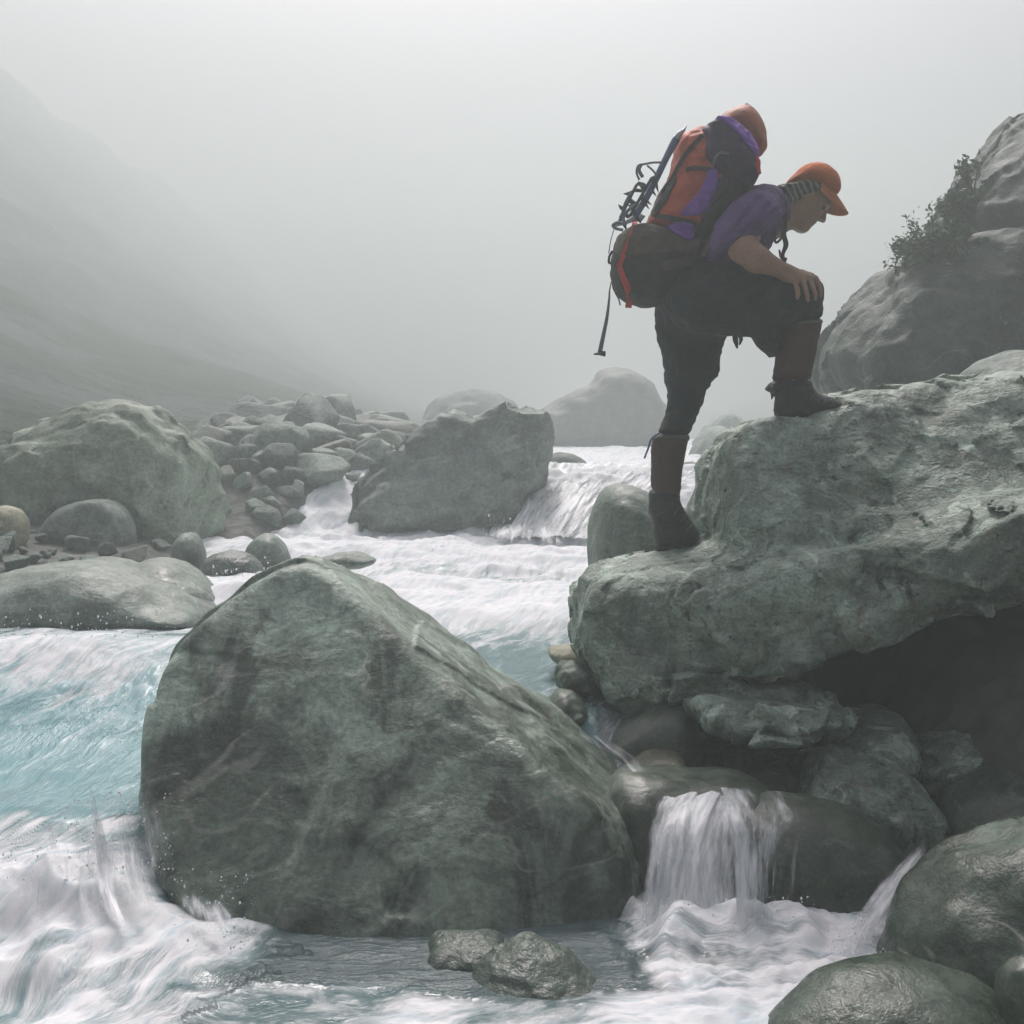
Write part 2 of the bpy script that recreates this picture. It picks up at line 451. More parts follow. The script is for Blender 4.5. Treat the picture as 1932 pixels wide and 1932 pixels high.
M['orange'] = cloth('orange_pack_nylon', (.50, .082, .028), .2, 260, .6, .5)
M['rustbag'] = cloth('rust_nylon', (.42, .125, .05), .2, 260, .6, .4)
M['olive'] = cloth('olive_canvas', (.075, .066, .042), .25, 260, .8, .5)
M['char'] = cloth('charcoal_canvas', (.032, .036, .031), .3, 260, .8, .5)
M['purple'] = cloth('purple_nylon', (.22, .075, .45), .25, 260, .55, .6)
M['dpurple'] = cloth('dark_purple_nylon', (.045, .028, .075), .3, 260, .6, .6)
M['black'] = cloth('black_webbing', (.018, .022, .022), .2, 500, .7, .2)
M['red'] = cloth('red_webbing', (.60, .05, .025), .15, 500, .7, .2)
M['greyweb'] = cloth('grey_webbing', (.16, .19, .22), .2, 500, .7, .2)
M['metal'] = plain('steel', (.45, .48, .5), .35, .9)
M['dsteel'] = plain('dark_steel', (.06, .075, .075), .5, .5)
M['shaft'] = plain('blue_shaft', (.10, .155, .27), .4, .3)
M['eye'] = plain('eye', (.09, .06, .045), .55)  # whole eyeball dark: shade under the visor put into its colour
M['hair'] = cloth('brown_hair', (.05, .03, .018), .3, 400, .7, .5)
def striped():
    t = NT('striped_flap'); o = t.coords((1, 0, 1), (0, math.radians(28), 0))
    w = t.n('TexWave', {'Vector': o, 'Scale': 14., 'Distortion': 1.2, 'Detail': 1.}, bands_direction='X').outputs['Fac']
    c = t.mix(t.ramp(w, .5, .8), (.045, .065, .055), (.22, .25, .20)); t.bs(Base_Color=c, Roughness=.9); return t.m
M['flap'] = striped()

def ground_mat():
    t = NT('riverbed_gravel'); o = t.coords()
    v = t.n('TexVoronoi', {'Vector': t.mix(.3, o, t.n('TexNoise', {'Vector': o, 'Scale': 3.}).outputs['Color']), 'Scale': 9.}); n = t.noise(o, 1.1, 6, .6)
    c = t.mix(t.ramp(n, .35, .65), (.07, .08, .065), (.15, .16, .14))
    c = t.mix(.5, c, t.ramp(v.outputs['Distance'], 0., .6, 1.2, .5), 'MULTIPLY')
    t.bs(Base_Color=c, Roughness=.8, Normal=t.bump(v.outputs['Distance'], .6, .06)); return t.m
M['ground'] = ground_mat()
def hill_mat():
    t = NT('bushy_hillside'); o = t.coords(); n = t.noise(o, .5, 8, .7); v = t.noise(o, 3., 6, .7)
    c = t.mix(t.ramp(n, .35, .65), (.02, .045, .028), (.05, .085, .055)); c = t.mix(t.ramp(t.noise(o, .16, 5, .65, .6), .45, .65), c, (.11, .135, .12)); c = t.mix(t.ramp(v, .6, .75), c, (.12, .125, .11))
    t.bs(Base_Color=c, Roughness=.9, Normal=t.bump(v, .8, .4)); return t.m
M['hill'] = hill_mat()

def water_mat():
    t = NT('glacial_water')
    fl = t.n('Attribute', attribute_name='flow').outputs['Vector']
    fo = t.n('Attribute', attribute_name='foam').outputs['Fac']
    ti = t.n('Attribute', attribute_name='tint').outputs['Fac']
    def m(sx, sy): return t.n('Mapping', {'Vector': fl, 'Scale': (sx, sy, 1)}).outputs[0]
    a = t.noise(m(1.6, 7), 1., 6, .62, .5); b = t.noise(m(6, 26), 1., 5, .65, .3); c = t.noise(m(30, 60), 1., 4, .7)
    pat = t.math('ADD', t.math('ADD', t.math('MULTIPLY', a, .62), t.math('MULTIPLY', b, .28)), t.math('MULTIPLY', c, .10))
    thr = t.math('SUBTRACT', 1.0, fo)
    thr = t.math('ADD', t.math('MULTIPLY', thr, .56), .22)
    d = t.math('SUBTRACT', pat, thr)
    f = t.ramp(d, -.09, .15)
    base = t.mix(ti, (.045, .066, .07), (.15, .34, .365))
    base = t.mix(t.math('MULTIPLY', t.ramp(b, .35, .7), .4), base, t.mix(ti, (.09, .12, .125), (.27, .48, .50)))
    white = t.mix(t.ramp(b, .3, .6), (.58, .68, .72), (.84, .85, .86))
    col = t.mix(f, base, white)
    keep = t.math('SUBTRACT', 1.0, t.math('MULTIPLY', f, .72))
    nb = t.bump(t.math('MULTIPLY', keep, t.math('ADD', a, t.math('MULTIPLY', b, .5))), .35, .05)
    nb = t.bump(t.math('MULTIPLY', keep, t.math('ADD', b, t.math('MULTIPLY', c, .6))), .4, .02, nb)
    t.bs(Base_Color=col, Roughness=t.math('ADD', t.math('MULTIPLY', f, .5), .16), Normal=nb, IOR=1.33)
    t.bs(Subsurface_Weight=0.0)
    return t.m
M['water'] = water_mat()

def fall_mat(name='falling_water', cover=.5):
    t = NT(name)
    fl = t.n('Attribute', attribute_name='flow').outputs['Vector']
    fo = t.n('Attribute', attribute_name='foam').outputs['Fac']
    def m(sx, sy): return t.n('Mapping', {'Vector': fl, 'Scale': (sx, sy, 1)}).outputs[0]
    a = t.noise(m(1.8, 10), 1., 5, .62, .8); b = t.noise(m(6, 38), 1., 4, .6, .2)
    pat = t.math('ADD', t.math('MULTIPLY', a, .6), t.math('MULTIPLY', b, .4))
    thr = t.math('ADD', t.math('MULTIPLY', t.math('SUBTRACT', 1.0, fo), .6), .2)
    f = t.ramp(t.math('SUBTRACT', pat, thr), -.12, .2)
    t.bs(Base_Color=t.mix(t.ramp(b, .3, .7), (.6, .66, .68), (.86, .88, .9)), Roughness=.45, Alpha=f, Normal=t.bump(pat, .4, .03))
    return t.m
M['fall'] = fall_mat()
t_ = NT('water_drop'); t_.bs(Base_Color=(.85, .88, .9), Roughness=.2); M['drop'] = t_.m

# ------------------------------------------------------------------ terrain
def left_bank(Y): return np.interp(Y, [-20, 2.6, 5.5, 6.2, 7, 9, 10.5, 12, 20, 40, 112], [-4.5, -4.2, -3.6, -2.6, -1.9, -1.9, -1.25, -.3, .2, 1.5, 4])
def right_bank(Y): return np.interp(Y, [-20, 2, 3, 4, 5, 7, 10, 20, 40, 112], [2.6, 2.2, 1.8, 1.3, 1.0, 1.6, 2.6, 6, 12, 30])
def upper_z(Y): return np.interp(Y, [3.7, 4, 5, 6, 10], [.31, .33, .41, .47, .55]) + .5 * sstep(9.6, 11.0, Y) + .003 * np.maximum(Y - 11, 0)
def ground_z(X, Y):
    bed = np.where(Y < 3.6, -.35, upper_z(Y) - .4)
    dl = np.maximum(left_bank(Y) - X, 0); dr = np.maximum(X - right_bank(Y), 0)
    z = bed + .42 * sstep(0, .5, dl) + np.where(Y > 9.5, .02 + .10 * sstep(-.34, -.2, X / np.maximum(Y, 1)), .14) * dl * np.minimum(1, 3.2 / (dl + .01)) ** .6
    z = z + .42 * sstep(0, .5, dr) + .42 * dr
    z = z + .55 * sstep(4.7, 5.4, Y) * sstep(1.0, 1.4, X) * sstep(9, 7, Y)  # ground raised behind the hollow so no light enters from the back
    hl = np.maximum(-X - 3.5 - .2 * np.sin(Y * .31), 0) * sstep(3, 12, Y)
    z = z + np.minimum(.25 * hl + .018 * hl * hl, 24)
    back = np.maximum(1.2 - Y, 0); z = z + .55 * sstep(0, 1.2, back) + .42 * np.minimum(back, 12)  # unseen rise behind the camera, added to cut light reaching the hollow
    z = z + np.minimum(np.maximum(X - 6, 0) * .25, 5)
    return np.minimum(z, 25)
ax = np.concatenate((np.arange(-57, -12, .8), np.arange(-12, -4, .25), np.arange(-4, 4, .1), np.arange(4, 12, .3), np.arange(12, 45.1, 1.)))
ay = np.concatenate((np.arange(-20, 1, .6), np.arange(1, 12, .12), np.arange(12, 30, .35), np.arange(30, 132.1, 1.2)))
gx, gy = np.meshgrid(ax, ay, indexing='ij')
gz = ground_z(gx, gy)
pp = np.stack((gx.ravel(), gy.ravel(), gz.ravel()), 1)
gz = gz + (fbm(pp * .8, 4, 5).reshape(gx.shape) * .10) + np.clip((gz - 2.5) / 4, 0, 1) * (fbm(pp * .4, 5, 9) * .6 + fbm(pp * .09, 2, 19) * 1.5).reshape(gx.shape)
def grid_faces(n, m):
    i, j = np.meshgrid(np.arange(n - 1), np.arange(m - 1), indexing='ij'); a = (i * m + j).ravel()
    return np.stack((a, a + m, a + m + 1, a + 1), 1)
gv = np.stack((gx.ravel(), gy.ravel(), gz.ravel()), 1); gf = grid_faces(*gx.shape)
cen = gv[gf].mean(1); hillm = (cen[:, 0] < -3.1 - .3 * np.sin(cen[:, 1] * .7)) & (cen[:, 1] > 8.6)
tag(mesh('ground', gv, gf[~hillm], M['ground'], loc=np.zeros(3)), kind='structure')
tag(mesh('hillside', gv, gf[hillm], M['hill'], loc=np.zeros(3)), kind='structure')

# ------------------------------------------------------------------ river
def attr(o, **kw):
    for k, a in kw.items():
        a = np.asarray(a, np.float32)
        if a.ndim == 1:
            t = o.data.attributes.new(k, 'FLOAT', 'POINT'); t.data.foreach_set('value', a)
        else:
            t = o.data.attributes.new(k, 'FLOAT_VECTOR', 'POINT'); t.data.foreach_set('vector', a.ravel())

wy = np.concatenate((2.2 * np.exp(np.arange(0, math.log(12.5 / 2.2), .0031)), np.geomspace(12.6, 70, 160)))
wa = np.linspace(-.56, .56, 560)
Wy, Wa = np.meshgrid(wy, wa, indexing='ij'); Wx = Wa * Wy
def river(X, Y):
    sh = X.shape; x, y = X.ravel(), Y.ravel()
    q = np.stack((x, y, 0 * x), 1)
    n1 = fbm(q * 1.1, 3, 31); n2 = fbm(q * 3.2, 4, 41); n3 = fbm(q * (11, 11, 1), 3, 51)
    zU = upper_z(y); zL = np.zeros_like(x)
    Yf = np.interp(x, [-1.15, -.9, .25, .4, .9, 1.2], [4.3, 4.3, 4.2, 4.08, 4.08, 4.0]) + .10 * n1 * (x < .2)
    zU = np.where((y < 5.6), zU + (.08 - zU) * sstep(.55, .72, x), zU)
    w = np.interp(x, [-1.1, -.9, .25, .4, .9, 1.2], [1.5, .5, .5, .8, .8, .6])
    s = sstep(Yf - w / 2, Yf + w / 2, y)
    z = zL + (zU - zL) * s
    left = sstep(-.85, -1.05, x)
    z += left * .11 * np.exp(-((y - 5.0 - .15 * n1) / .4) ** 2)
    A = .03 * sstep(-.42, -1.15, x + .08 * n2) + .02 * np.exp(-((x + 1.0) / .22) ** 2)
    z += .22 * sstep(2.9, 3.7, y + .06 * n2) * (1 - s) * sstep(-.86, -1.2, x + .1 * n2)
    mound = np.exp(-(np.minimum(y - 3.28 - .06 * n2, 0) / .55) ** 2 - (np.maximum(y - 3.28 - .06 * n2, 0) / .24) ** 2)
    z += A * mound * (1 + .5 * fbm(q * 2.3, 2, 77))
    # foam cover and body colour
    chute = left * sstep(3.3, 3.6, y)
    fo = .16 + 0 * x; ti = .10 + 0 * x
    up = s * (1 - left)
    fo = np.where(y > Yf, .30 + .46 * sstep(4.9, 6.2, y + .35 * n1) + .16 * n2, fo)
    fo = np.where(y > 9.4, .82 + .12 * n2, fo); fo = np.where(y > 11.2, .74, fo)
    ti = np.where(y > Yf, .5, ti)
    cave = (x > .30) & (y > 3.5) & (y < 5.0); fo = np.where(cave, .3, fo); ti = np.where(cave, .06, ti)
    ch = left * sstep(5.4, 5.0, y)
    fo = fo * (1 - ch) + ch * (.30 + .36 * sstep(4.35, 4.95, y + .2 * n1) + .28 * sstep(3.75, 3.5, y)); ti = ti * (1 - ch) + ch
    low = sstep(.05, -.05, y - (Yf - w * .5))
    fst = fbm(np.stack((.38 * x + .92 * y, 4.5 * (.92 * x - .38 * y), 0 * x), 1) * 2.2, 3, 88)
    fl = sstep(-.54, -.76, x + .12 * n2 - .55 * np.minimum(y - 3.15, 0)) * sstep(3.85, 3.35, y + .12 * n1 + .45 * fst)
    fo = np.maximum(fo, fl * (.66 + .35 * n2 + .16 * np.exp(-((y - 3.35) / .2) ** 2))); ti = np.maximum(ti * (1 - .5 * fl), fl * .45)
    fr = sstep(.18, .42, x + .15 * n2 + .25 * (y - 3.2)) * sstep(3.85, 3.6, y) * sstep(1.6, 1.0, x)
    fo = np.maximum(fo, fr * (.66 + .4 * n2))
    frt = sstep(3.08, 2.92, y + .22 * n1 + .1 * n2) * low
    fo = np.maximum(fo, frt * (.58 + .3 * n2 + .3 * sstep(.0, .4, x))); ti = np.maximum(ti, frt * .28 * sstep(.6, 0, x))
    # turbulence
    rough = np.clip(fo, .1, 1)
    far = np.minimum(1, 6 / y)
    z += (.030 * n2 * rough + .012 * n3 * rough * (1 - fl) * np.where(y > 5, .5, 1)) + .045 * n1 * left * s
    z += (.09 * (.35 - np.abs(fbm(q * 3.3, 2, 78))) + .03 * n2) * fl * sstep(3.6, 3.2, y)
    z += (.05 * np.abs(n2) + .02 * n3) * fr
    z += .07 * (1 + .8 * n2) * np.exp(-((y - 3.36) / .10) ** 2) * sstep(.36, .46, x) * sstep(.9, .78, x)
    z += .07 * fbm(q * (2.2, 3.4, 1), 3, 81) * sstep(5.8, 7.2, y) * sstep(9.6, 8.6, y)
    z += np.where((y > 9.2) & (y < 11.5), .07 * n2 + .012 * n3, 0)
    z += .10 * n1 * sstep(11, 13, y)
    wv2 = np.sin(y * 3.1 + 2.2 * n1 + .8 * x) * sstep(5.2, 6.0, y) * sstep(9.8, 9.2, y); z += .045 * wv2; fo = fo + .16 * wv2
    # flow coordinates
    d = np.where((y < Yf - w * .5) & (x > -.6 + .5 * n2 + .3 * n1), 1., 0.)
    a1 = -(.38 * x + .92 * y); b1 = .92 * x - .38 * y
    a2 = -.97 * x - .25 * y; b2 = -.25 * x + .97 * y
    wv = fbm(q * 1.7, 3, 61) * .13
    flow = np.stack((np.where(d > 0, a2, a1) + wv, np.where(d > 0, b2 * .8, b1) + wv, .3 * z), 1)
    return z.reshape(sh), np.clip(fo, 0, 1), np.clip(ti, 0, 1), flow
Wz, wfo, wti, wfl = river(Wx, Wy)
ro = tag(mesh('river', np.stack((Wx.ravel(), Wy.ravel(), Wz.ravel()), 1), grid_faces(*Wx.shape)[:, ::-1], M['water'], loc=np.zeros(3)), kind='structure')
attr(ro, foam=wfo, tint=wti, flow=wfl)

def sheet(name, rows, foam, na=40, nb=70, wob=.012, layers=2, gap=.025, seed=0, fade=([0, 1], [1, 1])):
    """falling water: rows of (left, right) world points from top to bottom"""
    L = spline([r[0] for r in rows], nb); R = spline([r[1] for r in rows], nb)
    VV, FF, fo, fl = [], [], [], []
    for k in range(layers):
        a = np.linspace(0, 1, na)
        V = (L[:, None] * (1 - a)[None, :, None] + R[:, None] * a[None, :, None])
        wd = np.linalg.norm(R - L, axis=1).mean(); ln = np.linalg.norm(np.diff(L, axis=0), axis=1).sum()
        s = np.linspace(0, ln, nb)[:, None] + 0 * a; t = (a * wd)[None, :] + 0 * s
        n = fbm(np.stack((s.ravel() * 2, t.ravel() * 14, 0 * s.ravel() + k * 9 + seed), 1), 3, 71).reshape(s.shape)
        V = V + np.stack((.4 * n * wob, -np.abs(n) * wob - k * gap + 0 * n, n * wob * .5), -1)
        b = len(VV) and sum(len(x) for x in VV)
        VV.append(V.reshape(-1, 3)); FF.append(grid_faces(nb, na) + b)
        fa = np.interp(a, *foam)[None, :] * np.ones((nb, 1))
        fa = fa * (1 - .15 * k) + .42 * fbm(np.stack((s.ravel() * .9, t.ravel() * 6, 0 * s.ravel() + seed + 5 * k), 1), 3, 72).reshape(s.shape)
        fa = fa - 1.1 * (1 - np.interp(np.linspace(0, 1, nb), *fade))[:, None]
        fo.append(fa.ravel()); fl.append(np.stack((s.ravel() + k * 3.3 + seed, t.ravel() + k * 1.7, 0 * s.ravel()), 1))
    o = tag(mesh(name, np.concatenate(VV), np.concatenate(FF), M['fall']), kind='structure')
    attr(o, foam=np.concatenate(fo), flow=np.concatenate(fl)); return o
def RW(l, r): return (P(*l), P(*r))
sheet('waterfall', [RW((1290, 1455, 4.15), (1440, 1460, 4.15)), RW((1250, 1482, 3.84), (1435, 1482, 3.84)), RW((1226, 1535, 3.62), (1415, 1535, 3.63)),
                    RW((1212, 1640, 3.48), (1405, 1640, 3.49)), RW((1192, 1790, 3.38), (1425, 1790, 3.38))],
      ([0, .08, .2, .6, .85, 1], [.15, .6, .85, .85, .5, .1]), 60, 90, .032, 3, .035, 0, ([0, .1, .85, 1], [.5, 1, 1, .7]))
# spray thrown up by the breaking foam
sheet('splash', [RW((40, 1580, 3.42), (285, 1390, 3.46)), RW((40, 1640, 3.38), (320, 1560, 3.42)), RW((30, 1700, 3.28), (345, 1650, 3.3)), RW((30, 1790, 3.14), (400, 1740, 3.14))],
      ([0, .2, .6, .9, 1], [.2, .5, .6, .5, .2]), 70, 60, .05, 3, .05, 31, ([0, .4, .8, 1], [.7, 1, .95, .5]))
sheet('splash', [RW((330, 1640, 3.3), (440, 1700, 3.28)), RW((320, 1690, 3.25), (470, 1740, 3.22)), RW((320, 1790, 3.12), (520, 1810, 3.1))],
      ([0, .3, .7, 1], [.3, .6, .5, .15]), 40, 40, .03, 2, .04, 35, ([0, .5, 1], [.4, .95, .4]))
sheet('splash', [RW((1160, 1745, 3.36), (1520, 1745, 3.36)), RW((1140, 1775, 3.3), (1560, 1775, 3.3)), RW((1120, 1820, 3.18), (1600, 1820, 3.16))],
      ([0, .3, .7, 1], [.2, .6, .55, .2]), 60, 30, .03, 2, .03, 39, ([0, .5, 1], [.3, .9, .4]))
sheet('splash', [RW((890, 960, 9.3), (1110, 965, 9.3)), RW((870, 1000, 9.15), (1130, 1000, 9.15)), RW((850, 1040, 8.8), (1150, 1040, 8.8))],
      ([0, .3, .7, 1], [.15, .6, .6, .3]), 50, 30, .10, 2, .1, 43, ([0, .5, 1], [.3, .9, .5]))
sheet('waterfall', [RW((1745, 1560, 3.64), (1778, 1566, 3.62)), RW((1690, 1618, 3.44), (1730, 1640, 3.40)), RW((1638, 1685, 3.34), (1688, 1708, 3.30)),
                    RW((1592, 1745, 3.27), (1655, 1770, 3.22)), RW((1545, 1810, 3.18), (1640, 1835, 3.12))],
      ([0, .25, .5, .75, 1], [.2, .6, .8, .66, .25]), 30, 70, .018, 2, .012, 5, ([0, .3, 1], [.55, 1, .85]))
sheet('waterfall', [RW((1360, 1486, 3.75), (1520, 1490, 3.72)), RW((1375, 1530, 3.46), (1560, 1530, 3.48)), RW((1385, 1620, 3.36), (1540, 1620, 3.38)), RW((1390, 1780, 3.30), (1520, 1780, 3.32))],
      ([0, .2, .5, .8, 1], [.5, .45, .34, .3, .05]), 40, 60, .014, 2, .015, 21)
sheet('waterfall', [RW((1050, 1342, 4.1), (1092, 1346, 4.14)), RW((1092, 1392, 3.98), (1142, 1384, 4.04)), RW((1148, 1440, 3.88), (1205, 1430, 3.94)), RW((1190, 1500, 3.74), (1238, 1490, 3.8)), RW((1206, 1600, 3.66), (1240, 1600, 3.70))],
      ([0, .3, .6, 1], [.0, .36, .4, .05]), 30, 60, .02, 2, .012, 8, ([0, .25, .8, 1], [.55, 1, .9, .5]))
sheet('waterfall', [RW((1030, 872, 11.2), (1360, 880, 11.2)), RW((1015, 905, 10.7), (1300, 905, 10.7)), RW((990, 950, 10.1), (1250, 950, 10.1)), RW((950, 1012, 9.5), (1190, 1012, 9.5))],
      ([0, .3, .6, 1], [.7, .75, .7, .6]), 80, 60, .06, 2, .05, 12)
sheet('waterfall', [RW((655, 940, 10.6), (672, 940, 10.6)), RW((640, 965, 10.45), (668, 965, 10.45)), RW((615, 1003, 10.3), (668, 1003, 10.3))], ([0, .5, 1], [.7, .9, .8]), 16, 24, .03, 2, .03, 15)

# ------------------------------------------------------------------ boulders
def rock(outline, Yc, Df, Db, R, mat, label, cat='boulder', h=.02, p=2.3, tz=0., tx=0., planes=(), k=.05, amp=.05, fs=1.6, amp2=.012, seed=0,
         chip=0., cs=3., bedding=.0, bdir=(.2, .3, 1.), bfs=9., name='boulder', group=None, extra=None, sm=2, post=None):
    o2 = np.array([P(u, v, Yc)[[0, 2]] for u, v in outline]); zc = o2[:, 1].mean(); xc = o2[:, 0].mean()
    base = pillow(Poly2(o2, smooth=sm), Yc, Df, Db, R, p, tx, tz, zc, xc)
    pls = [plane3(*t) for t in planes]; bd = np.array(bdir) / np.linalg.norm(bdir)
    def f(q):
        r = base(q)
        if extra: r = extra(q, r)
        for a, n in pls: r = smax(r, (q - a) @ n, k)
        near = np.abs(r) < 5 * h + 1.2 * amp + chip
        w = np.zeros(len(q)); qq = q[near]
        if len(qq):
            a = fbm(qq * fs, 3, seed) * amp
            a = a + amp2 * fbm(qq * fs * 5, 4, seed + 3)
            if chip: a = a + chip * chips(qq, cs, seed + 5) + .4 * chip * chips(qq, cs * 2.7, seed + 6)
            if bedding:
                t = (qq @ bd) * bfs + 1.2 * pnoise(qq * 1.5, seed + 8)
                a = a + bedding * (np.abs(t - np.floor(t) - .5) * 2 - .5) * np.clip(.5 + 1.4 * pnoise(qq * 1.3, seed + 9), 0, 1)
            w[near] = a
        return r + w
    lo = np.array((o2[:, 0].min(), Yc - Df - abs(tz) * np.ptp(o2[:, 1]) / 2 - abs(tx) * np.ptp(o2[:, 0]) / 2, o2[:, 1].min())) - 2 * amp - .05
    hi = np.array((o2[:, 0].max(), Yc + Db + abs(tz) * np.ptp(o2[:, 1]) / 2 + abs(tx) * np.ptp(o2[:, 0]) / 2, o2[:, 1].max())) + 2 * amp + .05
    o = sdf(name, f, lo, hi, h, mat, post=post)
    return tag(o, label, cat, group), f

# the big foreground boulder
ol = [(590, 1055), (650, 1062), (700, 1080), (780, 1132), (870, 1215), (935, 1285), (1000, 1322), (1060, 1350), (1130, 1398), (1190, 1458), (1222, 1530), (1232, 1620), (1222, 1700),
      (1190, 1760), (1150, 1800), (480, 1800), (460, 1745), (430, 1690), (385, 1670), (345, 1560), (318, 1450), (316, 1340), (324, 1240), (350, 1195), (400, 1150), (470, 1098), (540, 1062)]
lobe = pillow(Poly2([P(a, b, 3.56)[[0, 2]] for a, b in [(372, 1450), (352, 1560), (352, 1640), (385, 1690), (425, 1750), (440, 1830), (740, 1830), (740, 1600), (600, 1430)]]), 3.56, .2, .5, .12, 2.4)
def crease(q, r):
    r = smin(r, lobe(q), .09)
    a, b = P(560, 1085, 3.95), P(727, 1750, 3.42)
    u = 966 + F * q[:, 0] / q[:, 1]; v = HZ + (CAMH - q[:, 2]) * F / q[:, 1]
    uc = np.interp(v, [1080, 1200, 1300, 1400, 1500, 1600, 1750], [562, 590, 612, 640, 672, 700, 728]); d = u - uc
    front = (q[:, 1] < 4.1)
    r = r + front * (.085 * sstep(-3, 6, d) * sstep(170, 40, d) * sstep(1180, 1330, v) * sstep(1760, 1700, v))
    uc2 = np.interp(v, [1250, 1450, 1600, 1720], [700, 722, 716, 724]); r = r - front * .014 * np.exp(-((u - uc2) / 9) ** 2) * sstep(1380, 1450, v)
    # lower left step and the overlapping slab edge on the left face
    e = v - np.interp(u, [340, 420, 520, 640], [1660, 1625, 1640, 1655]); r = r + front * .03 * sstep(12, -6, -e) * sstep(650, 560, u) * (u > 380)
    e2 = v - np.interp(u, [330, 380, 480, 560, 640, 690], [1330, 1305, 1340, 1410, 1500, 1560]); r = r + front * .022 * sstep(6, -10, e2) * sstep(700, 640, u)
    return r
front_boulder, _ = rock(ol, 4.12, .86, .75, .5, M['front'], 'huge smooth grey boulder with a vertical crease standing in the foreground rapids', h=.009, p=2.5, tz=-.10,
     planes=[((600, 1100, 4.02), (725, 1750, 3.34), (320, 1600, 3.48)), ((760, 1260, 3.66), (725, 1750, 3.34), (1215, 1600, 3.52)),
             ((620, 1068, 4.2), (800, 1270, 3.70), (930, 1275, 4.25))], k=.035, amp=.030, fs=1.5, amp2=.006, seed=3, chip=.010, cs=1.9, extra=crease, bedding=.006, bdir=(1, .2, .15), bfs=7)

# the big right hand slab the walker stands on: lower slab + upper block
low2 = Poly2([P(u, v, 4.85)[[0, 2]] for u, v in [(1076, 1190), (1082, 1120), (1105, 1075), (1160, 1063), (1235, 1054), (1320, 1041), (1450, 1000), (1700, 930), (2100, 850), (2300, 900), (2300, 1060),
        (2000, 1052), (1930, 1066), (1850, 1088), (1770, 1124), (1680, 1144), (1600, 1170), (1510, 1202), (1400, 1226), (1300, 1238), (1245, 1264), (1190, 1318), (1150, 1308), (1110, 1265), (1082, 1235)]])
upp2 = Poly2([P(u, v, 5.0)[[0, 2]] for u, v in [(1342, 1010), (1345, 940), (1352, 880), (1375, 835), (1425, 808), (1480, 795), (1540, 781), (1600, 762), (1680, 736), (1760, 724), (1850, 712), (1920, 700),
        (2050, 690), (2300, 720), (2300, 1060), (1900, 1090), (1600, 1060), (1400, 1060)]])
fl_ = pillow(low2, 4.85, .75, .75, .17, 2.6, tx=-.12, xc=.3); fu_ = pillow(upp2, 4.9, .85, .9, .16, 3.0, tx=-.12, xc=1.1)
pa, pn = plane3((1465, 806, 4.73), (1735, 766, 4.73), (1520, 905, 4.51))
pa2, pn2 = plane3((1120, 1060, 4.50), (1800, 1000, 4.00), (1150, 1330, 4.38))
def foot_q(x, z): return P(1093 + .2905 * x, 162.5 + .2905 * z, 4.78)[[0, 2]]
knob = pillow(Poly2([foot_q(a, b) for a, b in [(1120, 2330), (1200, 2262), (1265, 2228), (1350, 2220), (1480, 2198), (1600, 2170), (1760, 2102), (1900, 2070), (2050, 2200), (2000, 2600), (1150, 2600)]], smooth=1), 4.78, .11, .5, .10, 2.2)
def slab(q):
    u_ = smax(smax(fu_(q), (q - pa) @ pn, .06), (q - pa2) @ pn2 + .17, .10); l_ = smax(fl_(q), (q - pa2) @ pn2, .10)
    r = smin(smin(u_, knob(q), .14), l_, .03); near = np.abs(r) < .11; qq = q[near]; w = np.zeros(len(q))
    if len(qq):
        w[near] = .036 * fbm(qq * 1.6, 3, 12) + .014 * fbm(qq * 6, 4, 15) + .005 * np.abs(fbm(qq * 22, 3, 19)) + .030 * chips(qq, 2.4, 4) + .015 * chips(qq, 7., 6)
        t = (qq @ np.array((-.35, .30, .88))) * 4.2 + 1.1 * pnoise(qq * 1.3, 8)
        w[near] += .026 * (np.abs(t - np.floor(t) - .5) * 2 - .5) * np.clip(.4 + 1.6 * pnoise(qq * 1.3, 9), 0, 1)
    return r + w
slab_o = tag(sdf('boulder', slab, (.15, 3.95, .1), (2.9, 5.95, 1.75), .0105, M['slab']), 'long pitted grey rock slab jutting over the dark hollow, under the walker', 'boulder')
def top_z(x, y, f=slab, z0=1.8):
    z = np.arange(z0, .2, -.004); q = np.stack((0 * z + x, 0 * z + y, z), 1); v = f(q); i = np.argmax(v < 0); return z[i]

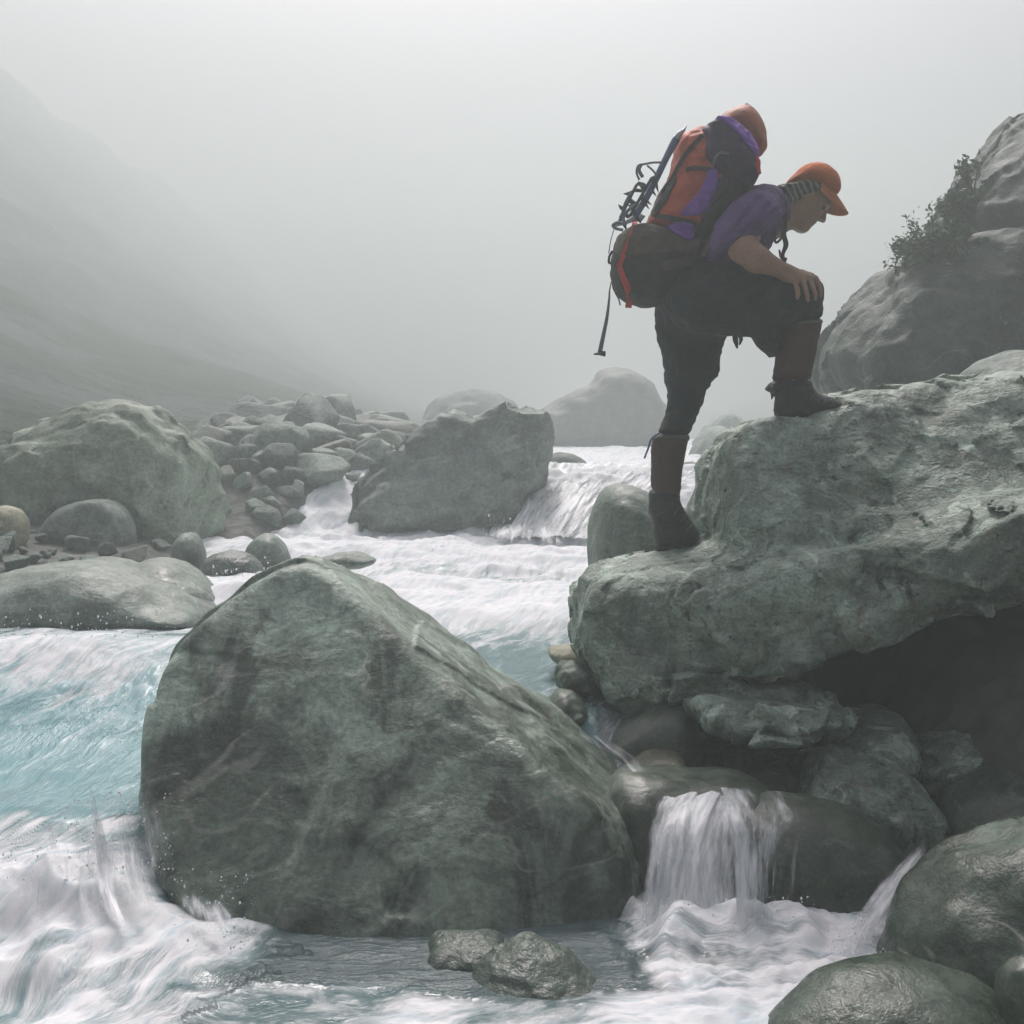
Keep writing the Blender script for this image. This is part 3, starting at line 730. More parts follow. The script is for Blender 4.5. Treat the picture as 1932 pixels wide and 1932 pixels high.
B = [
 # (outline, Yc, Df, Db, R, mat, label, kwargs)
 ([(1115, 1075), (1113, 1030), (1120, 965), (1135, 925), (1165, 910), (1200, 912), (1235, 935), (1290, 960), (1345, 970), (1360, 1080), (1120, 1110)], 5.8, .35, .4, .2, 'pale',
  'smooth upright grey boulder behind the walker\'s standing boot', dict(h=.014, amp=.03)),
 ([(1270, 1330), (1272, 1300), (1310, 1283), (1400, 1275), (1490, 1282), (1545, 1305), (1585, 1345), (1540, 1375), (1440, 1390), (1360, 1392), (1300, 1370)], 4.3, .28, .3, .13, 'slab',
  'flat grey green boulder wedged under the overhanging slab', dict(h=.009, amp=.03, bedding=.012, chip=.035, cs=4, planes=[((1300, 1300, 4.12), (1550, 1320, 4.15), (1400, 1278, 4.4))])),
 ([(1125, 1440), (1140, 1390), (1190, 1350), (1250, 1312), (1300, 1318), (1320, 1400), (1330, 1470), (1180, 1470)], 4.4, .25, .3, .2, 'wet', 'dark wedge shaped wet rock left of the flat boulder under the slab', dict(h=.012)),
 ([(1042, 1290), (1046, 1262), (1065, 1246), (1095, 1250), (1120, 1270), (1120, 1310), (1060, 1310)], 4.62, .12, .15, .06, 'wet', 'small dark rock tucked against the left end of the slab', dict(h=.008, amp=.015, chip=.010, cs=8)),
 ([(1028, 1345), (1034, 1318), (1060, 1300), (1095, 1310), (1115, 1345), (1090, 1372), (1040, 1370)], 4.5, .14, .15, .06, 'wet', 'lower small dark rock at the water beneath another, by the slab', dict(h=.008, amp=.015, chip=.010, cs=8)),
 ([(1030, 1236), (1036, 1222), (1080, 1212), (1120, 1230), (1120, 1262), (1060, 1262)], 4.9, .12, .15, .06, 'tan', 'pale flat stone poking out left of the slab at the pool', dict(h=.008, amp=.012)),
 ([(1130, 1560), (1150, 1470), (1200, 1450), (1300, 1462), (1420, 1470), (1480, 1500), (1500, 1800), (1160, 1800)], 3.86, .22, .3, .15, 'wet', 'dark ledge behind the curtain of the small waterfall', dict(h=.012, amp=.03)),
 ([(1170, 1480), (1185, 1430), (1230, 1408), (1290, 1412), (1310, 1450), (1320, 1520), (1180, 1520)], 4.12, .2, .25, .12, 'brown', 'rusty brown wet rock beside the top of the small waterfall', dict(h=.01)),
 ([(1340, 1560), (1375, 1500), (1450, 1485), (1530, 1490), (1600, 1510), (1660, 1550), (1705, 1600), (1722, 1660), (1700, 1740), (1660, 1800), (1370, 1800), (1355, 1700), (1340, 1640)], 3.78, .3, .15, .25, 'wet',
  'rounded dark wet boulder just right of the small waterfall', dict(h=.008, amp=.02, amp2=.004, p=2.1)),
 ([(1500, 1560), (1520, 1470), (1545, 1425), (1600, 1414), (1660, 1425), (1710, 1470), (1750, 1520), (1765, 1580), (1730, 1640), (1620, 1640)], 4.1, .28, .3, .17, 'slab', 'mottled brown green boulder behind the rounded wet boulder', dict(h=.01, amp=.035, chip=.04, cs=3)),
 ([(1565, 1440), (1575, 1385), (1610, 1352), (1660, 1345), (1710, 1360), (1740, 1420), (1730, 1480), (1600, 1480)], 4.30, .25, .3, .14, 'slab', 'dark rock with one flat pale face deep in the hollow', dict(h=.01, planes=[((1600, 1360, 4.16), (1660, 1420, 4.10), (1600, 1430, 4.10))], k=.015)),
 ([(1690, 1460), (1715, 1405), (1790, 1375), (1950, 1368), (2100, 1400), (2110, 1490), (1900, 1500), (1700, 1490)], 4.3, .3, .3, .12, 'slab', 'dark layered angular rock at the back right of the hollow', dict(h=.011, amp=.03, chip=.03, cs=4, bedding=.03, bdir=(-.3, .2, .9), bfs=14)),
 ([(1770, 1560), (1785, 1500), (1830, 1465), (1900, 1450), (2000, 1460), (2050, 1560), (2000, 1650), (1820, 1640)], 3.95, .3, .3, .2, 'wet', 'dark rock behind the thin stream, at the mouth of the hollow', dict(h=.012)),
 ([(1640, 1840), (1660, 1760), (1690, 1690), (1750, 1625), (1820, 1575), (1900, 1545), (2000, 1530), (2150, 1560), (2250, 1700), (2200, 1880), (1640, 1880)], 3.25, .40, .10, .28, 'veined', 'broad olive green boulder veined with pale lines beside the thin stream', dict(h=.009, amp=.03, amp2=.004, p=2.1, tz=.25)),
 ([(1430, 1960), (1490, 1890), (1560, 1845), (1650, 1822), (1760, 1830), (1860, 1860), (1930, 1910), (1980, 2050), (1480, 2060)], 2.85, .32, .10, .25, 'veined', 'low glistening green rock awash in the near corner of the stream', dict(h=.009, amp=.02, amp2=.004, tz=.5)),
 ([(1865, 1900), (1885, 1820), (1930, 1795), (2000, 1800), (2040, 1900), (2000, 1980), (1890, 1980)], 2.8, .15, .06, .12, 'wet', 'small black wet rock beside the low glistening green rock', dict(h=.009, amp=.02)),
 ([(800, 1805), (812, 1775), (850, 1768), (920, 1770), (955, 1782), (950, 1815), (880, 1830), (810, 1825)], 3.22, .10, .12, .05, 'dark', 'flat pale stone in the dark pool at the foot of the huge boulder', dict(h=.006, amp=.01, chip=.006, cs=8)),
 ([(870, 1835), (915, 1808), (975, 1772), (1010, 1768), (1060, 1795), (1110, 1830), (1150, 1868), (1140, 1900), (900, 1900)], 3.1, .16, .08, .12, 'dark', 'low pointed dark wet rock breaking the surface at the foot of the huge boulder', dict(h=.006, amp=.02, chip=.004, cs=6, p=1.7, tz=.6)),
 # left bank
 ([(-20, 900), (10, 868), (60, 830), (130, 790), (200, 765), (262, 754), (310, 775), (350, 820), (390, 870), (405, 920), (406, 1000), (400, 1060), (300, 1080), (120, 1075), (0, 1020), (-30, 950)], 9.2, .75, .8, .55, 'lichen',
  'tall rounded boulder with yellow green lichen on the left bank', dict(h=.022, amp=.10, amp2=.03, bedding=.05, bdir=(.5, .2, .9), bfs=5, fs=1.3, chip=.06, cs=1.6)),
 ([(75, 1030), (85, 990), (120, 952), (165, 938), (210, 945), (240, 975), (252, 1020), (248, 1075), (180, 1085), (100, 1075)], 8.2, .35, .4, .22, 'dark', 'grey angular rock in front of the tall lichen covered boulder', dict(h=.016, amp=.05, planes=[((120, 975, 7.95), (240, 1040, 7.9), (130, 1060, 7.8))], k=.03)),
 ([(-60, 1100), (0, 1075), (100, 1062), (200, 1058), (290, 1090), (370, 1140), (400, 1165), (330, 1180), (240, 1186), (100, 1196), (-60, 1230)], 6.3, .5, .6, .2, 'pale', 'low broad green grey rock sloping into the rapids at left', dict(h=.015, amp=.05, tz=.5)),
 ([(235, 1085), (255, 1062), (300, 1055), (340, 1066), (400, 1110), (420, 1135), (400, 1160), (300, 1150), (240, 1110)], 6.7, .35, .4, .15, 'pale', 'low smooth rock behind the broad green grey rock, beside white rapids', dict(h=.013, amp=.03, tz=.3)),
 ([(322, 1075), (328, 1030), (345, 1006), (368, 1012), (384, 1050), (386, 1085), (330, 1090)], 7.7, .16, .2, .1, 'dark', 'small dark upright stone at the foot of the tall lichen boulder', dict(h=.01, amp=.02)),
 ([(458, 1050), (470, 1018), (500, 1002), (530, 1014), (548, 1045), (548, 1075), (470, 1080)], 8.0, .18, .2, .11, 'pale', 'green topped stone standing in the shallows left of the white pool', dict(h=.01, amp=.02)),
 ([(380, 1065), (400, 1045), (440, 1038), (480, 1052), (500, 1085), (390, 1090)], 7.5, .18, .2, .1, 'dark', 'low dark stone at the edge of the shallows by the lichen boulder', dict(h=.01, amp=.02)),
 ([(-30, 1020), (-20, 965), (15, 950), (42, 970), (48, 1020), (30, 1045), (-20, 1045)], 7.6, .2, .2, .12, 'tan', 'tan coloured stone at the picture\'s left edge', dict(h=.01, amp=.02)),
 ([(590, 1068), (600, 1052), (650, 1040), (700, 1048), (715, 1060), (680, 1072)], 6.2, .14, .15, .05, 'pale', 'thin flat rock awash behind the top of the huge boulder', dict(h=.008, amp=.01)),
 ([(662, 1000), (672, 950), (690, 900), (730, 860), (790, 825), (860, 790), (920, 765), (955, 754), (985, 768), (1020, 772), (1042, 800), (1035, 840), (1028, 890), (1000, 940), (970, 985), (930, 1025), (800, 1035), (690, 1030)], 10.4, .7, .8, .45, 'dark',
  'big dark slanted boulder leaning beside the white cascade', dict(h=.022, amp=.09, amp2=.035, bedding=.05, bdir=(-.4, .3, .85), bfs=4, fs=1.3, chip=.09, cs=1.4, planes=[((700, 1000, 9.7), (1000, 960, 9.7), (900, 790, 10.1))])),
 ([(560, 960), (600, 930), (640, 890), (690, 865), (735, 862), (720, 900), (690, 960), (660, 1010), (560, 1020)], 11.6, .5, .5, .25, 'pale', 'pale smooth boulder behind the left foot of the dark slanted boulder', dict(h=.022, amp=.06)),
 ([(980, 845), (1000, 792), (1035, 762), (1075, 743), (1112, 727), (1130, 700), (1160, 692), (1195, 700), (1225, 722), (1250, 765), (1275, 800), (1300, 850)], 27, 1.4, 1.5, .6, 'scree', 'large peaked boulder ghostly in the mist beyond the cascade', dict(h=.06, amp=.12)),
 ([(800, 770), (840, 745), (890, 733), (940, 742), (985, 770), (1000, 830), (790, 830)], 36, 1.6, 1.5, .9, 'scree', 'faintest low rounded boulder in the mist behind the slanted one', dict(h=.08, amp=.12)),
 ([(1290, 880), (1315, 830), (1345, 803), (1375, 806), (1410, 840), (1440, 900), (1290, 900)], 17, .7, .7, .45, 'scree', 'dark misty boulder seen between the walker\'s legs', dict(h=.035, amp=.07)),
 ([(1300, 860), (1330, 800), (1365, 775), (1395, 782), (1430, 830), (1440, 870)], 28, 1., 1., .6, 'scree', 'paler rounded boulder in the mist behind the one between the legs', dict(h=.06, amp=.1)),
 ([(1032, 870), (1045, 852), (1080, 855), (1112, 875), (1100, 890), (1040, 888)], 12.5, .25, .3, .1, 'scree', 'flat rock in the white water above the cascade', dict(h=.02, amp=.02)),
 ([(1270, 905), (1282, 880), (1300, 868), (1335, 885), (1350, 905)], 12.0, .25, .3, .1, 'scree', 'low rock above the cascade, right of the gaiter', dict(h=.02, amp=.02)),
 # right bank
 ([(1548, 700), (1560, 660), (1600, 605), (1650, 545), (1690, 508), (1760, 480), (1900, 420), (2200, 350), (2300, 900), (1700, 900), (1590, 780)], 9.0, 1., 1.4, .5, 'cliff', 'steep dark mossy rock face in the mist behind the slab', dict(h=.028, amp=.10, amp2=.02, bedding=.01, chip=.045, cs=1.8, sm=1, tz=.3)),
 ([(1785, 420), (1800, 395), (1830, 350), (1870, 295), (1910, 240), (1960, 190), (2300, 60), (2500, 500), (2400, 700), (1950, 680), (1880, 560), (1830, 460)], 9.6, 1., 1.4, .5, 'cliff', 'towering lighter rock above the shrubs at the right edge', dict(h=.03, amp=.10, amp2=.025, bedding=.03, bdir=(.6, .2, .7), chip=.05, cs=1.5, sm=1)),
 ([(1825, 712), (1860, 685), (1905, 668), (1960, 660), (2100, 680), (2150, 900), (1960, 920), (1900, 850), (1860, 770)], 5.75, .4, .5, .2, 'dark', 'dark patchy rock behind the top of the slab at right', dict(h=.014, amp=.04)),
 ([(1200, 1330), (1300, 1250), (1500, 1150), (1800, 1000), (2400, 950), (2500, 1500), (1800, 1480), (1250, 1480)], 5.9, .5, .6, .3, 'wet', 'added rock keeping light out at the back of the hollow under the slab', dict(h=.03, amp=.06)),  # added rock, closes the hollow from behind so it stays dark
]
for i, (o_, Yc, Df, Db, R, m, lab, kw) in enumerate(B):
    rock(o_, Yc, Df, Db, R, M[m], lab, seed=20 + i * 3, **kw)

# random boulder blanks, shared by the scree and the stones
def blank(seed, h=.08, round_=.04, flat=.75):
    rg = np.random.RandomState(seed); ns = rg.normal(size=(13, 3)); ns /= np.linalg.norm(ns, axis=1)[:, None]; ds = rg.uniform(.42, .85, 13)
    def f(q):
        q = q / (1, rg_s[1], rg_s[2]); r = np.linalg.norm(q, axis=1) - .95
        for n, d in zip(ns, ds): r = smax(r, q @ n - d, round_)
        return (r + .05 * fbm(q * 2.2, 3, seed)) * flat
    rg_s = (1, rg.uniform(.7, .95), rg.uniform(.55, .8))
    v, q = polygonise(f, (-1.15,) * 3, (1.15,) * 3, h); return relax(v, q, 1), q
blanks = []
for s_ in range(7):
    v, q = blank(100 + s_); v[:, 2] -= v[:, 2].min()
    me_o = mesh('boulder', v, q, M['scree'], loc=np.zeros(3)); blanks.append(me_o.data); bpy.data.objects.remove(me_o)
rng = random.Random(5)
def put(data, x, y, z, s, mat=None, name='boulder'):
    o = bpy.data.objects.new(name, data); link(o); o.location = (x, y, z)
    o.rotation_euler = (rng.uniform(-.3, .3), rng.uniform(-.3, .3), rng.uniform(0, 6.28)); o.scale = (s, s, s * rng.uniform(.8, 1.1)); return o
placed = []
def scatter(n, xr, yr, sr, label, group, cat, name, sink=.35, ok=None):
    k = 0; t = 0
    while k < n and t < n * 40:
        t += 1; y = yr[0] + (yr[1] - yr[0]) * rng.random() ** 1.3; x = rng.uniform(*xr)
        s = sr[0] + (sr[1] - sr[0]) * rng.random() ** 1.7
        if ok and not ok(x, y): continue
        if any((x - a) ** 2 + (y - b) ** 2 < (.47 * (s + c)) ** 2 for a, b, c in placed): continue
        z = float(ground_z(np.array(x), np.array(y)))
        placed.append((x, y, s)); tag(put(rng.choice(blanks), x, y, z - s * sink, s, name=name), label, cat, group); k += 1
for pass_ in (((-2.9, -1.0), (9.2, 10.8), (.14, .42), 50), ((-3.4, -1.0), (10.3, 12.2), (.2, .6), 60), ((-7.5, .6), (11.5, 25), (.25, .85), 150)):
    scatter(pass_[3], pass_[0], pass_[1], pass_[2], 'grey boulder in the misty heap between the lichen boulder and the slanted boulder', 'boulders heaped on the far bank', 'boulder', 'boulder',
            .5, ok=lambda x, y: x < float(left_bank(y)) + .1 and x / y > (-.235 if y < 15 else -.19) + .03 * math.sin(y * 2.1))
scatter(60, (-3.9, -2.0), (6.9, 8.4), (.05, .17), 'small grey stone on the left bank before the lichen boulder', 'stones on the left bank', 'stone', 'stone', .3)
wet_blanks = []
for d_ in blanks:
    d2 = d_.copy(); d2.materials.clear(); d2.materials.append(M['wet']); wet_blanks.append(d2)
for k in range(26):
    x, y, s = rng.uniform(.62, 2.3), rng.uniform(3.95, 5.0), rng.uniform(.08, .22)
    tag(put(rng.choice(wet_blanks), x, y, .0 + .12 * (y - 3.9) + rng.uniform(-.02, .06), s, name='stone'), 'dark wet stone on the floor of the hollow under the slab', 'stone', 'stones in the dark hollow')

ico = [(0, 0, 1), (.89, 0, .45), (.28, .85, .45), (-.72, .53, .45), (-.72, -.53, .45), (.28, -.85, .45), (.72, .53, -.45), (-.28, .85, -.45), (-.89, 0, -.45), (-.28, -.85, -.45), (.72, -.53, -.45), (0, 0, -1)]
icf = [(0, 1, 2), (0, 2, 3), (0, 3, 4), (0, 4, 5), (0, 5, 1), (1, 6, 2), (2, 7, 3), (3, 8, 4), (4, 9, 5), (5, 10, 1), (6, 7, 2), (7, 8, 3), (8, 9, 4), (9, 10, 5), (10, 6, 1), (11, 7, 6), (11, 8, 7), (11, 9, 8), (11, 10, 9), (11, 6, 10)]
rs = np.random.RandomState(3); VV = []; ico = np.array(ico)
def spray(n, u0, u1, v0, v1, Ya, Yb, smin_, smax_, up=1.):
    for k in range(n):
        t = rs.rand(); c = P(rs.uniform(u0, u1), v0 + (v1 - v0) * rs.rand() ** up, Ya + (Yb - Ya) * t); r = smin_ + (smax_ - smin_) * rs.rand() ** 4
        VV.append(c + ico * (r, r, r * rs.uniform(1, 1.8)))
spray(420, 120, 330, 1640, 1490, 3.3, 3.6, .0008, .004, 2.); spray(260, 0, 200, 1660, 1570, 3.2, 3.5, .0008, .004, 2.); spray(260, 320, 480, 1790, 1640, 3.1, 3.3, .0008, .0035, 2.)
spray(420, 1190, 1540, 1790, 1690, 3.25, 3.4, .0008, .0035, 2.); spray(160, 900, 1100, 1010, 965, 9.0, 9.4, .002, .007, 2.); spray(160, 400, 520, 1110, 1050, 7., 7.4, .002, .008, 2.)
spray(200, 0, 330, 1200, 1150, 5., 5.2, .001, .005, 2.); spray(150, 1560, 1680, 1800, 1720, 3.1, 3.2, .0008, .003, 2.)
sv_ = np.concatenate(VV); sf_ = np.concatenate([np.array(icf) + 12 * k for k in range(len(VV))])
tag(mesh('spray', sv_, sf_, M['drop'], loc=np.zeros(3)), kind='stuff')

# ------------------------------------------------------------------ the walker
Y0 = 4.9; PX = 1628.4                        # plotting units of the figure's outline drawing per metre
def Q(x, z, y=0.): return P(1093 + .2905 * x, 162.5 + .2905 * z, Y0 + y)
def QP(pts, y=0., sm=2): return Poly2([Q(a, b, y)[[0, 2]] for a, b in pts], smooth=sm)
def qpil(pts, y, D, R, p=2.2, **k): return pillow(QP(pts, y), Y0 + y, D, D, R, p, **k)
def cone_q(a, b, ra, rb, sy=1.): return cone(Q(*a), Q(*b), ra, rb, sy)
def box_q(x0, x1, z0, z1, y0, y1):
    a = [Q(x, z, y) for x in (x0, x1) for z in (z0, z1) for y in (y0, y1)]
    return np.min(a, 0) - .03, np.max(a, 0) + .03
def wrinkle(f, amp, fs=14., d=(1, 1, .35), seed=0, rot=None):
    d = np.array(d)
    def g(q):
        r = f(q); n = np.abs(r) < .05; w = np.zeros(len(q))
        if n.any(): w[n] = amp * (fbm(q[n] * fs * d, 3, seed) + .8 * (.4 - np.abs(fbm(q[n] * fs * 1.7 * d[::-1], 2, seed + 5)) * 2))
        return r + w
    return g
def lies(f, x, z, y0=-.5, lift=.004):
    """first point of a surface met going away from the viewer at an outline position"""
    ys = np.arange(y0, .3, .003); q = np.array([Q(x, z, y) for y in ys]); v = f(q); i = np.argmax(v < 0)
    return Q(x, z, (ys[i] if v[i] < 0 else 0) - lift)
def ribbon(pts, width, th=.004):
    """flat webbing lying in the picture-facing plane: width in metres"""
    pts = spline(pts, max(6, len(pts) * 4)); n = len(pts); w = np.interp(np.linspace(0, 1, n), np.linspace(0, 1, len(np.atleast_1d(width))), np.atleast_1d(width)) / 2
    T = np.gradient(pts, axis=0); V = []; Fc = []
    for i in range(n):
        s = np.cross(T[i], (0, 1, 0)); s /= np.linalg.norm(s) + 1e-9; d = np.array((0, th / 2, 0))
        V += [pts[i] - s * w[i] - d, pts[i] + s * w[i] - d, pts[i] + s * w[i] + d, pts[i] - s * w[i] + d]
    for i in range(n - 1):
        for k in range(4): Fc.append((i * 4 + k, i * 4 + (k + 1) % 4, i * 4 + 4 + (k + 1) % 4, i * 4 + 4 + k))
    Fc += [(3, 2, 1, 0), tuple((n - 1) * 4 + k for k in range(4))]
    return V, Fc
def add(name, geo, mat, parent, smooth=True): return mesh(name, geo[0], geo[1], M[mat], parent, smooth=smooth)

base = Q(900, 3000, .0)
person = empty('person', base)
tag(person, 'stooping walker in purple shirt and orange cap, one boot up on the slab', 'person')

# head frame
ang = math.radians(41); fw = np.array((math.cos(ang), 0, -math.sin(ang))); up = np.array((math.sin(ang), 0, math.cos(ang))); sd = np.array((0, 1., 0))
HC = Q(1478, 712, 0)
def H(f, n, s=0.): return HC + fw * f + up * n + sd * s
AX = (fw, sd, up)
bumps = [ellip(H(-.004, .018), (.085, .075, .086), AX), ellip(H(.030, -.045), (.066, .058, .088), AX)]
head = union(.03, *bumps, cone(H(.072, -.104, -.012), H(.072, -.104, .012), .021, .021))
head = union(.02, head, cone(H(.0, -.075, -.052), H(.06, -.108, -.02), .016, .016), cone(H(.0, -.075, .052), H(.06, -.108, .02), .016, .016))
head = union(.014, head, cone(H(.083, .022, -.03), H(.083, .022, .03), .014, .014))
head = union(.010, head, cone(H(.092, .008), H(.112, -.031), .007, .0115), cone(H(.10, -.036, -.011), H(.10, -.036, .011), .008, .008))
head = union(.006, head, cone(H(.090, -.060, -.018), H(.090, -.060, .018), .0085, .0085), cone(H(.087, -.073, -.015), H(.087, -.073, .015), .009, .009))
for s in (-1, 1):
    head = union(.008, head, ellip(H(-.008, -.008, s * .078), (.018, .009, .032), AX))
    def eyes(q, h=head, e=cone(H(.097, -.002, s * .032), H(.092, -.004, s * .044), .013, .012)): return smax(h(q), -e(q), .01)
    head = eyes
skin = union(.04, head, cone(H(-.03, -.05), Q(1235, 850, .0), .058, .07))
skin = union(.06, skin, cone_q((1180, 830, 0), (900, 1080, 0), .11, .11), cone_q((900, 1080, 0), (770, 1290, 0), .11, .12))
skin = union(.04, skin, cone_q((1170, 800, -.10), (1165, 800, .12), .06, .06))
# near arm
near_arm = union(.02, cone_q((1165, 800, -.16), (1062, 1058, -.30), .048, .046), cone_q((1062, 1058, -.30), (1150, 1122, -.29), .055, .050),
                 cone_q((1150, 1122, -.29), (1335, 1206, -.255), .050, .029))
far_arm = union(.02, cone_q((1165, 800, .16), (1000, 1050, .27), .048, .044), cone_q((1000, 1050, .27), (880, 1230, .24), .046, .03))
skin = union(.03, skin, near_arm, far_arm)
# hand on the knee: palm, four bent fingers, thumb
kn = [(1402, 1258, -.268), (1448, 1250, -.270), (1494, 1246, -.262), (1532, 1250, -.240)]
palm = cone_q((1330, 1206, -.255), (1372, 1226, -.258), .029, .030)
for k in kn: palm = union(.018, palm, cone_q((1350, 1215, -.255), k, .022, .0135, 1.0))
fing = [[kn[0], (1416, 1318, -.279), (1420, 1350, -.276), (1416, 1376, -.270)], [kn[1], (1470, 1318, -.284), (1482, 1358, -.280), (1484, 1392, -.272)],
        [kn[2], (1519, 1312, -.276), (1532, 1350, -.270), (1533, 1382, -.262)], [kn[3], (1558, 1300, -.250), (1566, 1334, -.240), (1562, 1362, -.230)]]
hand = palm
for g in fing:
    a = cone_q(g[0], g[1], .0115, .0102)
    a = union(.004, a, cone_q(g[1], g[2], .0102, .0092), cone_q(g[2], g[3], .0092, .0078)); hand = union(.004, hand, a)
hand = union(.008, hand, cone_q((1375, 1205, -.235), (1448, 1212, -.205), .015, .0115), cone_q((1448, 1212, -.205), (1512, 1226, -.18), .0115, .009))
skin = union(.012, skin, hand)
fh = cone_q((880, 1230, .24), (850, 1275, .24), .03, .03)
for i in range(4): fh = union(.01, fh, cone_q((850 + 16 * i, 1270, .235), (842 + 20 * i, 1360, .22), .011, .008))
fh = union(.01, fh, cone_q((870, 1250, .22), (905, 1310, .2), .012, .009)); skin = union(.012, skin, fh)
# legs
skin = union(.05, skin, cone_q((780, 1340, -.09), (1440, 1400, -.12), .085, .055), cone_q((1440, 1400, -.12), (1378, 1985, -.12), .045, .030), cone_q((1378, 1990, -.12), (1560, 2095, -.12), .030, .022))
skin = union(.05, skin, cone_q((740, 1340, .09), (735, 1850, .11), .085, .05), cone_q((735, 1850, .11), (585, 2330, .10), .045, .034), cone_q((585, 2330, .10), (556, 2760, .10), .034, .028), cone_q((556, 2760, .10), (670, 2920, .09), .028, .022))
sdf('body', skin, *box_q(430, 1720, 480, 3030, -.33, .33), .0042, M['skin'], person, 1)
for s in (-1, 1):
    e = ellip(H(.0775, -.004, s * .034), (.0095,) * 3)
    sdf('eye', e, H(.083, -.003, s * .034) - .02, H(.083, -.003, s * .034) + .02, .003, M['eye'], person)
hr = qpil([(1330, 740), (1360, 690), (1450, 650), (1520, 680), (1480, 740), (1420, 780), (1390, 830), (1345, 830)], 0, .082, .07)
sdf('hair', hr, *box_q(1300, 1550, 600, 880, -.12, .12), .004, M['hair'], person)

# clothes
torso = qpil([(760, 1250), (745, 1100), (850, 880), (960, 740), (1080, 664), (1150, 646), (1215, 645), (1290, 672), (1335, 740), (1346, 800), (1346, 880), (1322, 935), (1262, 985), (1240, 1040), (1214, 1097),
              (1100, 1150), (1000, 1200), (900, 1260)], 0, .18, .13)
slv = qpil([(960, 780), (1070, 690), (1170, 660), (1260, 695), (1318, 790), (1312, 872), (1240, 950), (1135, 1003), (1045, 1068), (945, 1104), (828, 1114), (845, 1000), (890, 880)], -.235, .095, .09, 2.2, tz=.35, zc=float(Q(1000, 880, -.235)[2]))
slv2 = cone_q((1180, 790, .17), (1030, 1010, .26), .085, .085)
fold_l = [((1290, 800), (1100, 960)), ((1250, 760), (1000, 1020)), ((1300, 850), (1180, 970)), ((1180, 700), (920, 1040)), ((1110, 1000), (900, 1080))]
def folds(q, r, amp=.010):
    for a, b in fold_l:
        A, B_ = Q(*a, -.25)[[0, 2]], Q(*b, -.25)[[0, 2]]; e = B_ - A; p2 = q[:, [0, 2]] - A
        t = (p2 @ e) / (e @ e); d = (p2[:, 0] * e[1] - p2[:, 1] * e[0]) / np.linalg.norm(e)
        r = r + amp * (np.exp(-(d / .010) ** 2) - .7 * np.exp(-((d - .018) / .013) ** 2)) * sstep(-.1, .2, t) * sstep(1.15, .8, t) * (q[:, 1] < Y0)
    return r
sh = union(.05, torso, slv, slv2)
shirt = wrinkle(lambda q: folds(q, sh(q)), .007, 13, (1, 1, .7), 4)
sdf('shirt', shirt, *box_q(720, 1380, 620, 1290, -.36, .36), .0048, M['shirt'], person)
col_ = lambda q: smax(sh(q) - .008, QP([(1290, 720), (1345, 735), (1368, 800), (1362, 880), (1325, 905), (1300, 850)])(q[:, 0], q[:, 2]), .008)
sdf('collar', col_, *box_q(1250, 1400, 690, 930, -.2, .2), .0048, M['shirt'], person)

far_leg = qpil([(500, 1425), (490, 1520), (500, 1640), (530, 1700), (550, 1800), (560, 1920), (572, 2060), (556, 2150), (520, 2235), (510, 2262), (705, 2268), (745, 2180), (800, 2030), (832, 1945), (888, 1895), (914, 1850), (913, 1780),
                (930, 1710), (945, 1630), (1000, 1560), (950, 1400), (700, 1330), (560, 1350)], .10, .125, .10)
near_leg = qpil([(540, 1360), (700, 1250), (860, 1160), (1000, 1150), (1180, 1205), (1320, 1232), (1440, 1236), (1510, 1232), (1562, 1272), (1583, 1330), (1575, 1430), (1560, 1530), (1335, 1570), (1300, 1650), (1278, 1785), (1230, 1732), (1170, 1702),
                 (1112, 1610), (1000, 1622), (940, 1632), (760, 1600), (600, 1520)], -.12, .135, .10)
pel = ellip(Q(760, 1340, 0), (.17, .185, .16))
tr = wrinkle(union(.04, far_leg, near_leg, pel), .0115, 10, (1, 1, .6), 9)
sdf('breeches', tr, *box_q(470, 1610, 1130, 2290, -.29, .26), .0055, M['breeches'], person)

def leg_wear(y, gaiter, cuff, boot, sole, laces, collar=None):
    g = sdf('gaiter', wrinkle(qpil(gaiter, y, .066, .07, 2.1), .004, 16, (1, 1, .5), 3), *box_q(min(a for a, b in gaiter) - 20, max(a for a, b in gaiter) + 20, min(b for a, b in gaiter) - 20, max(b for a, b in gaiter) + 20, y - .09, y + .09), .0045, M['gaiter'], person)
    def part(nm, poly, D, R, mt, par, wr=.002, p=2.2):
        f = wrinkle(qpil(poly, y, D, R, p), wr, 25, (1, 1, 1), 7)
        return sdf(nm, f, *box_q(min(a for a, b in poly) - 15, max(a for a, b in poly) + 15, min(b for a, b in poly) - 15, max(b for a, b in poly) + 15, y - D - .02, y + D + .02), .0042, M[mt], par), f
    part('cuff', cuff, .074, .05, 'cuff', g, .004)
    b, bf = part('boot', boot, .054, .055, 'boot', person, .004)
    part('sole', sole, .055, .02, 'sole', b, .001, 3)
    if collar: part('gaiter_skirt', collar, .062, .05, 'boot', g, .006)
    for a, c in laces:
        pts = [lies(bf, a[0] + (c[0] - a[0]) * t, a[1] + (c[1] - a[1]) * t, y - .12, .003) for t in np.linspace(0, 1, 6)]
        add('lace', tube_geo(pts, .0028, 5), 'lace', b)
    return g
